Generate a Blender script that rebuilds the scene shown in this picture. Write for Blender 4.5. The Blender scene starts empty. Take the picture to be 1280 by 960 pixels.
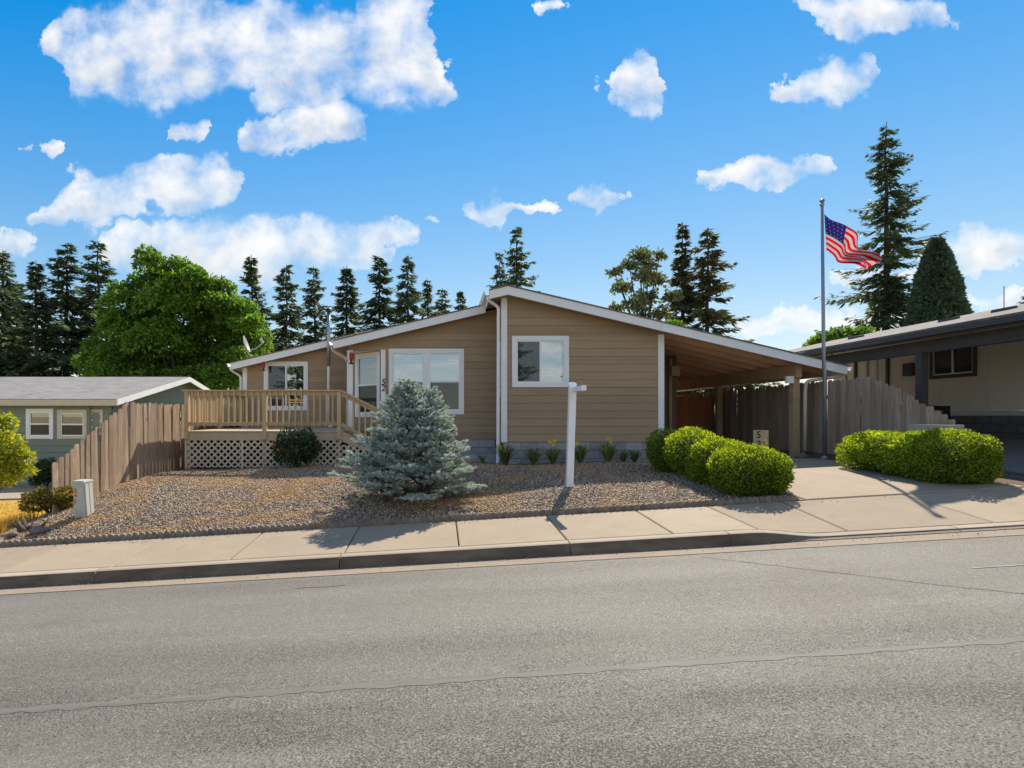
import bpy, math, random
import numpy as np
from mathutils import Vector, Matrix

SC = bpy.context.scene
COL = SC.collection
R = math.radians

# ------------------------------------------------------------------ camera, sky, sun, exposure
EYE = 1.65
F = 700.0                      # focal length in photo pixels (1280 wide)
CX, CY = 550.0, 520.0          # principal point in photo pixels
cam_d = bpy.data.cameras.new('camera')
cam = bpy.data.objects.new('camera', cam_d)
COL.objects.link(cam)
cam.location = (0, 0, EYE)
cam.rotation_euler = (R(90), 0, 0)
cam_d.sensor_width = 36.0
cam_d.lens = 36.0 * F / 1280.0
cam_d.shift_x = (640 - CX) / 1280.0
cam_d.shift_y = (CY - 480) / 1280.0
cam_d.clip_start = 0.05
cam_d.clip_end = 6000
SC.camera = cam

SUN_EL = R(46.0)
SUN_AZ = math.atan2(0.41, 1.0)      # from +Y towards +X
SUN_STRENGTH = 3.55
SKY_STRENGTH = 0.10
EXPOSURE = 1.12
CLOUD_GAIN = 4.9

SC.view_settings.view_transform = 'Standard'
SC.view_settings.look = 'None'
SC.view_settings.gamma = 1.0
SC.view_settings.exposure = EXPOSURE
SC.view_settings.use_curve_mapping = False

sun_d = bpy.data.lights.new('sun', 'SUN')
sun_d.energy = SUN_STRENGTH
sun_d.angle = R(0.53)
sun_d.color = (1.0, 0.91, 0.77)
sun = bpy.data.objects.new('sun', sun_d)
COL.objects.link(sun)
to_sun = Vector((math.sin(SUN_AZ) * math.cos(SUN_EL), math.cos(SUN_AZ) * math.cos(SUN_EL), math.sin(SUN_EL)))
sun.location = to_sun * 60
sun.rotation_euler = (-to_sun).to_track_quat('-Z', 'Y').to_euler()

# clouds: banks of cumulus as (azimuth, height, radii) ellipses on a chart of the real sky
BANKS = [[(250, 50, 200, 62), (400, 62, 120, 52), (120, 105, 60, 26), (215, 95, 120, 34), (365, 118, 62, 36), (478, 88, 95, 42), (548, 112, 40, 22), (492, 25, 62, 50)],
         [(345, 170, 58, 20), (420, 160, 56, 28), (230, 158, 20, 15), (65, 192, 26, 14)],
         [(800, 103, 46, 38), (798, 138, 24, 16), (1035, 102, 66, 36), (1075, 80, 32, 22)],
         [(1105, 15, 100, 32), (1045, 2, 60, 20), (675, 8, 16, 11), (1450, 60, 120, 34)],
         [(200, 235, 105, 34), (95, 265, 72, 24), (255, 225, 55, 30), (-60, 290, 70, 25)],
         [(620, 258, 33, 22), (675, 258, 18, 10), (750, 248, 40, 21), (960, 212, 88, 16), (905, 218, 32, 12), (1020, 202, 28, 11), (545, 275, 16, 6)],
         [(340, 300, 185, 34), (440, 298, 85, 27), (195, 300, 75, 20), (300, 330, 190, 26), (10, 308, 38, 26)],
         [(1230, 310, 66, 24), (1280, 300, 40, 26), (1085, 345, 60, 12), (1180, 340, 40, 12), (1400, 300, 90, 26)],
         [(1000, 405, 90, 20), (1070, 392, 70, 16), (1255, 375, 46, 18), (680, 420, 40, 10)]]

def build_world():
    w = bpy.data.worlds.new('World')
    SC.world = w
    w.use_nodes = True
    nt = w.node_tree
    N = nt.nodes
    L = nt.links
    N.clear()
    out = N.new('ShaderNodeOutputWorld')
    bg = N.new('ShaderNodeBackground')
    bg.inputs['Strength'].default_value = SKY_STRENGTH
    L.new(bg.outputs[0], out.inputs[0])
    sky = N.new('ShaderNodeTexSky')
    sky.sky_type = 'NISHITA'
    sky.sun_disc = False
    sky.sun_elevation = SUN_EL
    sky.sun_rotation = SUN_AZ
    sky.air_density = 1.25
    sky.dust_density = 0.0
    sky.ozone_density = 3.2
    sky.altitude = 60
    hs = N.new('ShaderNodeHueSaturation')
    hs.inputs['Saturation'].default_value = 2.02
    hs.inputs['Hue'].default_value = 0.515
    den = N.new('ShaderNodeVectorMath'); den.operation = 'MULTIPLY_ADD'
    L.new(sky.outputs[0], den.inputs[0]); den.inputs[1].default_value = (.15, .15, .15); den.inputs[2].default_value = (.64, .64, .64)
    dv = N.new('ShaderNodeVectorMath'); dv.operation = 'DIVIDE'
    L.new(sky.outputs[0], dv.inputs[0]); L.new(den.outputs[0], dv.inputs[1])
    L.new(dv.outputs[0], hs.inputs['Color'])

    tc = N.new('ShaderNodeTexCoord')
    sep = N.new('ShaderNodeSeparateXYZ')
    L.new(tc.outputs['Generated'], sep.inputs[0])
    def wmath(op, a, b=None, c=None):
        m = N.new('ShaderNodeMath')
        m.operation = op
        for i, s in enumerate((a, b, c)):
            if s is None:
                continue
            if isinstance(s, (int, float)):
                m.inputs[i].default_value = s
            else:
                L.new(s, m.inputs[i])
        return m.outputs[0]
    dy = wmath('MAXIMUM', sep.outputs['Y'], 0.08)
    px = wmath('MULTIPLY_ADD', wmath('DIVIDE', sep.outputs['X'], dy), F / 100, CX / 100)
    py = wmath('MULTIPLY_ADD', wmath('DIVIDE', sep.outputs['Z'], dy), -F / 100, CY / 100)
    cmb = N.new('ShaderNodeCombineXYZ')
    L.new(px, cmb.inputs[0]); L.new(py, cmb.inputs[1])
    warp = N.new('ShaderNodeTexNoise')
    warp.inputs['Scale'].default_value = 1.5; warp.inputs['Detail'].default_value = 7; warp.inputs['Roughness'].default_value = .58
    L.new(cmb.outputs[0], warp.inputs['Vector'])
    wsep = N.new('ShaderNodeSeparateColor'); L.new(warp.outputs['Color'], wsep.inputs[0])
    qx = wmath('ADD', px, wmath('MULTIPLY_ADD', wsep.outputs[0], 1.5, -.75))
    qy = wmath('ADD', py, wmath('MULTIPLY_ADD', wsep.outputs[1], .9, -.45))
    tot = None; low = None
    for bank in BANKS:
        x0 = min(e[0] - e[2] for e in bank) - 12; x1 = max(e[0] + e[2] for e in bank) + 12
        stops = set([x0, x1])
        for e in bank:
            for q in (-1.0, -.8, 0, .8, 1.0):
                stops.add(e[0] + q * e[2])
        stops = sorted(stops)
        while len(stops) > 31:
            g = min(range(1, len(stops) - 1), key=lambda i: stops[i + 1] - stops[i - 1])
            stops.pop(g)
        cr = N.new('ShaderNodeValToRGB')
        el = cr.color_ramp.elements
        ext = []
        for x in stops:
            sp = [(e[1] - e[3] * math.sqrt(max(0, 1 - ((x - e[0]) / e[2]) ** 2)), e[1] + e[3] * math.sqrt(max(0, 1 - ((x - e[0]) / e[2]) ** 2))) for e in bank if abs(x - e[0]) < e[2] * .999]
            ext.append((min(q[0] for q in sp), max(q[1] for q in sp)) if sp else None)
        for i, q in enumerate(ext):
            if q is None:
                nb = [ext[k] for k in (i - 1, i + 1) if 0 <= k < len(ext) and ext[k]]
                c = sum((u[0] + u[1]) / 2 for u in nb) / len(nb) if nb else bank[0][1]
                ext[i] = (c - 3, c + 3, 0)
        while len(el) < len(stops):
            el.new(.5)
        for i, (x, q) in enumerate(zip(stops, ext)):
            el[i].position = (x - x0) / (x1 - x0)
            el[i].color = ((q[0] + q[1]) / 2 / 1000 + .2, (q[1] - q[0]) / 2 / 1000 * 1.18, 0.0 if len(q) > 2 else 1.0, 1)
        L.new(wmath('MULTIPLY_ADD', qx, 100 / (x1 - x0), -x0 / (x1 - x0)), cr.inputs[0])
        sc = N.new('ShaderNodeSeparateColor'); L.new(cr.outputs[0], sc.inputs[0])
        rel = wmath('DIVIDE', wmath('SUBTRACT', wmath('MULTIPLY_ADD', qy, .1, .2), sc.outputs[0]), wmath('MAXIMUM', sc.outputs[1], .004))
        v = wmath('MULTIPLY', wmath('MAXIMUM', wmath('SUBTRACT', 1.0, wmath('MULTIPLY', rel, rel)), 0.0), sc.outputs[2])
        lw = wmath('MULTIPLY', v, wmath('MULTIPLY_ADD', rel, .5, .5))
        tot = v if tot is None else wmath('MAXIMUM', tot, v)
        low = lw if low is None else wmath('MAXIMUM', low, lw)
    nz = N.new('ShaderNodeTexNoise')
    nz.inputs['Scale'].default_value = 1.7; nz.inputs['Detail'].default_value = 8; nz.inputs['Roughness'].default_value = .56
    L.new(cmb.outputs[0], nz.inputs['Vector'])
    lump_ = wmath('MULTIPLY_ADD', nz.outputs['Fac'], 3.4, -1.85)
    d0 = wmath('MULTIPLY', wmath('ADD', wmath('MULTIPLY', wmath('POWER', tot, .6), 1.25), lump_), wmath('MINIMUM', wmath('MULTIPLY', tot, 2.6), 1.0))
    d1 = wmath('ADD', wmath('MULTIPLY', low, 1.5), wmath('MULTIPLY_ADD', warp.outputs['Fac'], 1.6, -.8))
    # unseen rest of the sky: cumulus made denser to add white fill
    gp = N.new('ShaderNodeVectorMath'); gp.operation = 'DIVIDE'
    zz = wmath('ADD', wmath('MAXIMUM', sep.outputs['Z'], 0.0), 0.16)
    zc = N.new('ShaderNodeCombineXYZ')
    for i in range(3):
        L.new(zz, zc.inputs[i])
    L.new(tc.outputs['Generated'], gp.inputs[0]); L.new(zc.outputs[0], gp.inputs[1])
    gnz = N.new('ShaderNodeTexNoise')
    gnz.inputs['Scale'].default_value = 1.15; gnz.inputs['Detail'].default_value = 5; gnz.inputs['Roughness'].default_value = 0.55
    L.new(gp.outputs[0], gnz.inputs['Vector'])
    def sstep(v, a, b):
        m = N.new('ShaderNodeMapRange'); m.interpolation_type = 'SMOOTHSTEP'
        L.new(v, m.inputs['Value'])
        m.inputs['From Min'].default_value = a; m.inputs['From Max'].default_value = b
        return m.outputs['Result']
    front = sstep(sep.outputs['Y'], 0.18, 0.45)
    gen = wmath('MULTIPLY', sstep(gnz.outputs['Fac'], 0.47, 0.58), wmath('SUBTRACT', 1.0, front))
    cover = wmath('MAXIMUM', wmath('MULTIPLY', sstep(d0, -0.05, 1.75), front), gen)
    cover = wmath('MULTIPLY', cover, 0.97)
    shade = sstep(d1, 0.45, 1.5)
    cmix = N.new('ShaderNodeMixRGB')
    L.new(shade, cmix.inputs[0])
    cmix.inputs[1].default_value = (.98 * CLOUD_GAIN, .97 * CLOUD_GAIN, .955 * CLOUD_GAIN, 1)
    cmix.inputs[2].default_value = (0.60 * CLOUD_GAIN, 0.635 * CLOUD_GAIN, 0.70 * CLOUD_GAIN, 1)
    fin = N.new('ShaderNodeMixRGB')
    L.new(cover, fin.inputs[0]); L.new(hs.outputs[0], fin.inputs[1]); L.new(cmix.outputs[0], fin.inputs[2])
    L.new(fin.outputs[0], bg.inputs['Color'])
build_world()

# ------------------------------------------------------------------ terrain
G = 0.0586            # street grade, climbing to the right
YS = 7.8              # back edge of the sidewalk
TX = [-400, -30, -9, -7.0, -6.35, -5.8, 0, 5.1, 5.25, 8.2, 8.7, 10, 30, 400]
TZ = [-1.6, -0.9, -0.3, -0.12, 0.30, 0.43, 0.575, 0.60, 0.68, 0.72, 0.82, 1.0, 1.9, 2.6]

def street_z(X):
    return G * np.clip(X, -60, 60)

def terrain(X, Y):
    X = np.asarray(X, float); Y = np.asarray(Y, float)
    z0 = street_z(X) + 0.18
    t = np.clip((Y - YS) / 4.2, 0, 1)
    s = 1 - (1 - t) ** 2
    z = z0 + (np.interp(X, TX, TZ) - z0) * s
    bump = 0.018 * (np.sin(X * 1.9 + Y * 1.1) + np.sin(X * .83 - Y * 2.3 + 1)) * np.clip((Y - YS) * 1.2, 0, 1) * (X < 5.0) * (X > -6.4)
    return z + bump

def tz(X, Y):
    return float(terrain(X, Y))

def at(px, py, Y):
    """photo pixel at a known distance -> world point"""
    return Vector(((px - CX) * Y / F, Y, EYE - (py - CY) * Y / F))

def gxz(px, Y):
    x = (px - CX) * Y / F
    return Vector((x, Y, tz(x, Y)))

# ------------------------------------------------------------------ materials
MATS = {}

def nodes_of(name):
    m = bpy.data.materials.new(name)
    m.use_nodes = True
    nt = m.node_tree
    for n in list(nt.nodes):
        nt.nodes.remove(n)
    out = nt.nodes.new('ShaderNodeOutputMaterial')
    return m, nt, nt.nodes, nt.links, out

def coords(N, L, scale=(1, 1, 1), jitter=True):
    tc = N.new('ShaderNodeTexCoord')
    mp = N.new('ShaderNodeMapping')
    mp.inputs['Scale'].default_value = scale
    L.new(tc.outputs['Object'], mp.inputs['Vector'])
    if jitter:
        oi = N.new('ShaderNodeObjectInfo')
        ml = N.new('ShaderNodeMath'); ml.operation = 'MULTIPLY'; ml.inputs[1].default_value = 61.7
        L.new(oi.outputs['Random'], ml.inputs[0])
        L.new(ml.outputs[0], mp.inputs['Location'])
    return mp.outputs[0]

def noise(N, L, vec, scale, detail=5, rough=.55):
    n = N.new('ShaderNodeTexNoise')
    n.inputs['Scale'].default_value = scale
    n.inputs['Detail'].default_value = detail
    n.inputs['Roughness'].default_value = rough
    L.new(vec, n.inputs['Vector'])
    return n.outputs['Fac']

def maprange(N, L, v, a, b, c=0, d=1):
    m = N.new('ShaderNodeMapRange')
    L.new(v, m.inputs['Value'])
    for k, val in zip(('From Min', 'From Max', 'To Min', 'To Max'), (a, b, c, d)):
        m.inputs[k].default_value = val
    return m.outputs['Result']

def mixc(N, L, f, a, b, mode='MIX'):
    m = N.new('ShaderNodeMixRGB'); m.blend_type = mode
    for i, s in enumerate((f, a, b)):
        if isinstance(s, (int, float)):
            m.inputs[i].default_value = s
        elif isinstance(s, tuple):
            m.inputs[i].default_value = (*s, 1)
        else:
            L.new(s, m.inputs[i])
    return m.outputs[0]

def M(name, c1, c2=None, rough=.7, scale=3.0, stretch=(1, 1, 1), bump=0.0, bscale=40, objvar=0.0, dirt=None, dirtscale=1.2,
      dirtamt=0.5, spec=.3, metal=0.0, bdist=0.01):
    if name in MATS:
        return MATS[name]
    m, nt, N, L, out = nodes_of(name)
    p = N.new('ShaderNodeBsdfPrincipled')
    p.inputs['Roughness'].default_value = rough
    p.inputs['Specular IOR Level'].default_value = spec
    p.inputs['Metallic'].default_value = metal
    L.new(p.outputs[0], out.inputs[0])
    vec = coords(N, L, stretch)
    c2 = c2 or tuple(x * .82 for x in c1)
    col = mixc(N, L, maprange(N, L, noise(N, L, vec, scale, 8, .62), .32, .68), c1, c2)
    if dirt:
        vec2 = coords(N, L, (1, 1, 1))
        col = mixc(N, L, maprange(N, L, noise(N, L, vec2, dirtscale, 6, .6), .48, .75, 0, dirtamt), col, dirt)
    if objvar:
        oi = N.new('ShaderNodeObjectInfo')
        hs = N.new('ShaderNodeHueSaturation')
        L.new(col, hs.inputs['Color'])
        L.new(maprange(N, L, oi.outputs['Random'], 0, 1, 1 - objvar, 1 + objvar), hs.inputs['Value'])
        col = hs.outputs[0]
    L.new(col, p.inputs['Base Color'])
    if bump:
        b = N.new('ShaderNodeBump')
        b.inputs['Strength'].default_value = bump
        b.inputs['Distance'].default_value = bdist
        L.new(noise(N, L, vec, bscale, 6, .6), b.inputs['Height'])
        L.new(b.outputs[0], p.inputs['Normal'])
    MATS[name] = m
    return m

def LEAF(name, cols, trans=.45, tcol=None, rough=.6, hue=0.0):
    """foliage: per-leaf colour, diffuse + translucent"""
    if name in MATS:
        return MATS[name]
    m, nt, N, L, out = nodes_of(name)
    geo = N.new('ShaderNodeNewGeometry')
    cr = N.new('ShaderNodeValToRGB')
    el = cr.color_ramp.elements
    while len(el) < len(cols):
        el.new(0.5)
    for i, c in enumerate(cols):
        el[i].position = i / (len(cols) - 1)
        el[i].color = (*c, 1)
    L.new(geo.outputs['Random Per Island'], cr.inputs[0])
    oi = N.new('ShaderNodeObjectInfo')
    hs = N.new('ShaderNodeHueSaturation')
    L.new(cr.outputs[0], hs.inputs['Color'])
    L.new(maprange(N, L, oi.outputs['Random'], 0, 1, .80, 1.22), hs.inputs['Value'])
    p = N.new('ShaderNodeBsdfPrincipled')
    p.inputs['Roughness'].default_value = rough
    p.inputs['Specular IOR Level'].default_value = .3
    L.new(hs.outputs[0], p.inputs['Base Color'])
    tr = N.new('ShaderNodeBsdfTranslucent')
    tc = mixc(N, L, 1.0, hs.outputs[0], tcol or (1.5, 1.5, .6), 'MULTIPLY')
    L.new(tc, tr.inputs[0])
    mx = N.new('ShaderNodeMixShader'); mx.inputs[0].default_value = trans
    L.new(p.outputs[0], mx.inputs[1]); L.new(tr.outputs[0], mx.inputs[2])
    L.new(mx.outputs[0], out.inputs[0])
    MATS[name] = m
    return m

def asphalt():
    m, nt, N, L, out = nodes_of('chip_seal_asphalt')
    p = N.new('ShaderNodeBsdfPrincipled')
    L.new(p.outputs[0], out.inputs[0])
    p.inputs['Roughness'].default_value = .75
    p.inputs['Specular IOR Level'].default_value = .3
    vec = coords(N, L, (1, 1, 1), False)
    def mul(a, b):
        f = N.new('ShaderNodeMath'); f.operation = 'MULTIPLY'
        for k, v in enumerate((a, b)):
            if isinstance(v, float): f.inputs[k].default_value = v
            else: L.new(v, f.inputs[k])
        return f.outputs[0]
    vo = N.new('ShaderNodeTexVoronoi'); vo.inputs['Scale'].default_value = 120
    L.new(vec, vo.inputs['Vector'])
    sepc = N.new('ShaderNodeSeparateColor'); L.new(vo.outputs['Color'], sepc.inputs[0])
    fine = noise(N, L, vec, 210, 4, .75)
    sepv = N.new('ShaderNodeSeparateXYZ'); L.new(vec, sepv.inputs[0])
    col = mixc(N, L, maprange(N, L, fine, .33, .67), (.116, .105, .089), (.188, .171, .146))
    col = mixc(N, L, maprange(N, L, sepc.outputs[1], .72, 1.0, 0, .6), col, (.36, .325, .275))
    # lost chips: dark pits, thicker where the surface is coarse
    coarse = noise(N, L, coords(N, L, (.22, .9, 1), False), 1.3, 6, .62)
    near = maprange(N, L, sepv.outputs['Y'], 2.4, 4.6, 1.0, .42)
    amt = mul(maprange(N, L, coarse, .34, .62, .30, 1.0), near)
    pn = noise(N, L, vec, 88, 5, .72)
    thr = N.new('ShaderNodeMath'); thr.operation = 'MULTIPLY_ADD'; thr.inputs[1].default_value = .17; L.new(amt, thr.inputs[0]); L.new(pn, thr.inputs[2])
    pits = maprange(N, L, thr.outputs[0], .62, .70, 0, 1)
    col = mixc(N, L, mul(pits, .85), col, (.040, .032, .024))
    # bound film, traffic polish and stains run with the street
    lanes = noise(N, L, coords(N, L, (.05, 1.15, 1), False), 1.25, 5, .6)
    col = mixc(N, L, 1.0, col, mixc(N, L, maprange(N, L, lanes, .3, .7), (.80, .785, .76), (1.10, 1.10, 1.09)), 'MULTIPLY')
    blot = noise(N, L, coords(N, L, (.6, 1, 1), False), .75, 7, .66)
    col = mixc(N, L, maprange(N, L, blot, .54, .72, 0, .42), col, (.105, .084, .062))
    oil = noise(N, L, vec, 2.3, 5, .7)
    col = mixc(N, L, maprange(N, L, oil, .66, .76, 0, .35), col, (.07, .062, .052))
    L.new(col, p.inputs['Base Color'])
    b = N.new('ShaderNodeBump'); b.inputs['Strength'].default_value = .6; b.inputs['Distance'].default_value = .006
    hg = N.new('ShaderNodeMath'); hg.operation = 'SUBTRACT'
    L.new(mul(fine, .5), hg.inputs[0]); L.new(pits, hg.inputs[1])
    L.new(hg.outputs[0], b.inputs['Height'])
    L.new(b.outputs[0], p.inputs['Normal'])
    return m

def concrete(name, c1, c2, stain):
    m, nt, N, L, out = nodes_of(name)
    p = N.new('ShaderNodeBsdfPrincipled')
    L.new(p.outputs[0], out.inputs[0])
    p.inputs['Roughness'].default_value = .85
    p.inputs['Specular IOR Level'].default_value = .2
    vec = coords(N, L, (1, 1, 1), True)
    col = mixc(N, L, maprange(N, L, noise(N, L, vec, 1.6, 7, .65), .3, .7), c1, c2)
    col = mixc(N, L, maprange(N, L, noise(N, L, vec, 140, 3, .7), .3, .7, .0, .28), col, tuple(x * .55 for x in c1))
    col = mixc(N, L, maprange(N, L, noise(N, L, vec, 3.1, 8, .7), .56, .75, 0, .55), col, stain)
    oi = N.new('ShaderNodeObjectInfo')
    hs = N.new('ShaderNodeHueSaturation'); L.new(col, hs.inputs['Color'])
    L.new(maprange(N, L, oi.outputs['Random'], 0, 1, .9, 1.08), hs.inputs['Value'])
    colout = hs.outputs[0]
    if 'curb' in name:       # road grime and painted-in shade on the upright face only
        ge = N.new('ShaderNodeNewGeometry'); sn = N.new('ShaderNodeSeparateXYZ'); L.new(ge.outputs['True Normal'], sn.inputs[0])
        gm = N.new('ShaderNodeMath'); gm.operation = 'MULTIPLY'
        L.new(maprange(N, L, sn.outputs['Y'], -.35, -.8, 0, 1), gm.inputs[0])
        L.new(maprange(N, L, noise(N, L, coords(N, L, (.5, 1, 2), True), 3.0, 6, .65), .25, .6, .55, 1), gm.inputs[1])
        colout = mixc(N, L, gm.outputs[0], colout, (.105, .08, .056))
    L.new(colout, p.inputs['Base Color'])
    b = N.new('ShaderNodeBump'); b.inputs['Strength'].default_value = .35; b.inputs['Distance'].default_value = .004
    L.new(noise(N, L, vec, 150, 4, .7), b.inputs['Height'])
    L.new(b.outputs[0], p.inputs['Normal'])
    MATS[name] = m
    return m

def gravel_mat(name, island):
    """grey-brown landscape gravel with rusty bark patches (own shape, in place)"""
    m, nt, N, L, out = nodes_of(name)
    p = N.new('ShaderNodeBsdfPrincipled')
    L.new(p.outputs[0], out.inputs[0])
    p.inputs['Roughness'].default_value = .85
    p.inputs['Specular IOR Level'].default_value = .25
    vec = coords(N, L, (1, 1, 1), False)
    if island:
        geo = N.new('ShaderNodeNewGeometry')
        f = geo.outputs['Random Per Island']
    else:
        vo = N.new('ShaderNodeTexVoronoi'); vo.inputs['Scale'].default_value = 36
        L.new(vec, vo.inputs['Vector'])
        sc = N.new('ShaderNodeSeparateColor'); L.new(vo.outputs['Color'], sc.inputs[0])
        f = sc.outputs[0]
    cr = N.new('ShaderNodeValToRGB')
    el = cr.color_ramp.elements
    for i, (pos, c) in enumerate([(0, (.06, .042, .028)), (.35, (.21, .152, .104)), (.7, (.38, .288, .205)), (1, (.68, .55, .42))]):
        if i >= 2:
            el.new(pos)
    for i, (pos, c) in enumerate([(0, (.06, .042, .028)), (.35, (.21, .152, .104)), (.7, (.38, .288, .205)), (1, (.68, .55, .42))]):
        el[i].position = pos; el[i].color = (*c, 1)
    L.new(f, cr.inputs[0])
    pat = noise(N, L, coords(N, L, (.75, 1.6, 1), False), 1.15, 6, .62)
    pm = N.new('ShaderNodeMath'); pm.operation = 'MULTIPLY'
    L.new(maprange(N, L, pat, .49, .57, 0, 1), pm.inputs[0])
    L.new(maprange(N, L, noise(N, L, vec, 26, 4, .7), .38, .6, .1, 1), pm.inputs[1])
    col = mixc(N, L, pm.outputs[0], cr.outputs[0], mixc(N, L, f, (.37, .20, .07), (.60, .36, .14)))
    if not island:
        col = mixc(N, L, .35, col, (.12, .098, .078))
    L.new(col, p.inputs['Base Color'])
    if not island:
        b = N.new('ShaderNodeBump'); b.inputs['Strength'].default_value = .9; b.inputs['Distance'].default_value = .02
        L.new(noise(N, L, vec, 45, 5, .7), b.inputs['Height'])
        L.new(b.outputs[0], p.inputs['Normal'])
    MATS[name] = m
    return m

def shingle_mat(name, c1, c2, sc=1.0, rot=(0, 0, 0)):
    m, nt, N, L, out = nodes_of(name)
    p = N.new('ShaderNodeBsdfPrincipled')
    L.new(p.outputs[0], out.inputs[0])
    p.inputs['Roughness'].default_value = .9
    tc = N.new('ShaderNodeTexCoord')
    mp = N.new('ShaderNodeMapping')
    mp.inputs['Rotation'].default_value = rot
    L.new(tc.outputs['Object'], mp.inputs['Vector'])
    br = N.new('ShaderNodeTexBrick')
    br.inputs['Scale'].default_value = sc
    br.inputs['Brick Width'].default_value = .32
    br.inputs['Row Height'].default_value = .14
    br.inputs['Mortar Size'].default_value = .008
    br.inputs['Color1'].default_value = (*c1, 1)
    br.inputs['Color2'].default_value = (*c2, 1)
    br.inputs['Mortar'].default_value = (*[x * .4 for x in c2], 1)
    L.new(mp.outputs[0], br.inputs['Vector'])
    nz = noise(N, L, mp.outputs[0], 2.2, 6, .7)
    col = mixc(N, L, maprange(N, L, nz, .35, .65, 0, .5), br.outputs['Color'], tuple(x * 1.25 for x in c1))
    nz2 = noise(N, L, mp.outputs[0], 60, 3, .7)
    col = mixc(N, L, maprange(N, L, nz2, .35, .65, 0, .5), col, tuple(x * .6 for x in c2))
    L.new(col, p.inputs['Base Color'])
    b = N.new('ShaderNodeBump'); b.inputs['Strength'].default_value = .8; b.inputs['Distance'].default_value = .012
    L.new(br.outputs['Fac'], b.inputs['Height']); b.invert = True
    L.new(b.outputs[0], p.inputs['Normal'])
    MATS[name] = m
    return m

def glass_mat():
    m, nt, N, L, out = nodes_of('window_glass')
    t = N.new('ShaderNodeBsdfTransparent'); t.inputs[0].default_value = (.86, .9, .9, 1)
    gl = N.new('ShaderNodeBsdfGlossy'); gl.inputs['Roughness'].default_value = .015
    gl.inputs['Color'].default_value = (.9, .95, 1, 1)
    fr = N.new('ShaderNodeFresnel'); fr.inputs['IOR'].default_value = 2.1
    mx = N.new('ShaderNodeMixShader')
    vec = coords(N, L, (1, 1, 1), True)
    b = N.new('ShaderNodeBump'); b.inputs['Strength'].default_value = .05; b.inputs['Distance'].default_value = .02
    L.new(noise(N, L, vec, 1.3, 2, .5), b.inputs['Height'])
    L.new(b.outputs[0], gl.inputs['Normal'])
    L.new(maprange(N, L, fr.outputs[0], 0, 1, .18, 1), mx.inputs[0])
    L.new(t.outputs[0], mx.inputs[1]); L.new(gl.outputs[0], mx.inputs[2])
    L.new(mx.outputs[0], out.inputs[0])
    return m

def screen_mat():
    m, nt, N, L, out = nodes_of('insect_screen')
    t = N.new('ShaderNodeBsdfTransparent')
    d = N.new('ShaderNodeBsdfDiffuse'); d.inputs[0].default_value = (.06, .06, .065, 1)
    mx = N.new('ShaderNodeMixShader'); mx.inputs[0].default_value = .58
    L.new(t.outputs[0], mx.inputs[1]); L.new(d.outputs[0], mx.inputs[2]); L.new(mx.outputs[0], out.inputs[0])
    return m

def flag_mat():
    m, nt, N, L, out = nodes_of('flag_cloth')
    uv = N.new('ShaderNodeUVMap')
    s = N.new('ShaderNodeSeparateXYZ'); L.new(uv.outputs[0], s.inputs[0])
    def mth(op, a, b=None):
        n = N.new('ShaderNodeMath'); n.operation = op
        for i, x in enumerate((a, b)):
            if x is None: continue
            if isinstance(x, (int, float)): n.inputs[i].default_value = x
            else: L.new(x, n.inputs[i])
        return n.outputs[0]
    u, v = s.outputs[0], s.outputs[1]
    st = mth('LESS_THAN', mth('MODULO', mth('MULTIPLY', v, 13.0), 2.0), 1.0)
    col = mixc(N, L, st, (.42, .37, .36), (.50, .006, .016))
    can = mth('MULTIPLY', mth('LESS_THAN', u, .36), mth('LESS_THAN', v, 7 / 13))
    a = mth('SUBTRACT', mth('FRACT', mth('MULTIPLY', u, 15.0)), .5)
    bq = mth('SUBTRACT', mth('FRACT', mth('MULTIPLY', v, 13 * 5 / 7)), .5)
    dist = mth('SQRT', mth('ADD', mth('MULTIPLY', a, a), mth('MULTIPLY', bq, bq)))
    cc = mixc(N, L, mth('LESS_THAN', dist, .13), (.022, .018, .13), (.22, .22, .32))
    col = mixc(N, L, can, col, cc)
    d = N.new('ShaderNodeBsdfDiffuse'); L.new(col, d.inputs[0])
    t = N.new('ShaderNodeBsdfTranslucent'); L.new(col, t.inputs[0])
    mx = N.new('ShaderNodeMixShader'); mx.inputs[0].default_value = .5
    L.new(d.outputs[0], mx.inputs[1]); L.new(t.outputs[0], mx.inputs[2]); L.new(mx.outputs[0], out.inputs[0])
    return m

ASPHALT = asphalt()
CONC = concrete('sidewalk_concrete', (0.365, 0.288, 0.203), (0.305, 0.24, 0.17), (0.20, 0.152, 0.105))
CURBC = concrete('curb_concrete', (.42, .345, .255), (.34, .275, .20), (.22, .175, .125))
GUTC = concrete('gutter_concrete', (.30, .24, .175), (.24, .19, .135), (.13, .10, .07))
GRAVEL = gravel_mat('gravel_ground', False)
STONE = gravel_mat('gravel_stone', True)
GLASS = glass_mat()
SCREEN = screen_mat()
FLAG = flag_mat()
TAR = M('tar_sealer', (.165, .150, .128), (.115, .103, .088), rough=.7, scale=5, stretch=(.3, 6, 1), bump=.3, bscale=60)
CRACK = M('crack', (.04, .037, .034), rough=.9)
PAINT = M('road_paint', (.27, .25, .22), (.17, .155, .135), scale=14)
SIDING = M('tan_siding', (.385, .268, .160), (.34, .237, .141), rough=.6, scale=1.2, stretch=(.6, 1, 1), bump=.25, bscale=25, objvar=.08, spec=.3, bdist=.004, dirt=(.26, .19, .12), dirtscale=1.6, dirtamt=.35)
WHITE = M('white_paint', (.86, .85, .83), (.81, .80, .78), rough=.5, scale=2.5, bump=.05, dirt=(.55, .52, .46), dirtscale=2.2, dirtamt=.2)
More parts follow.
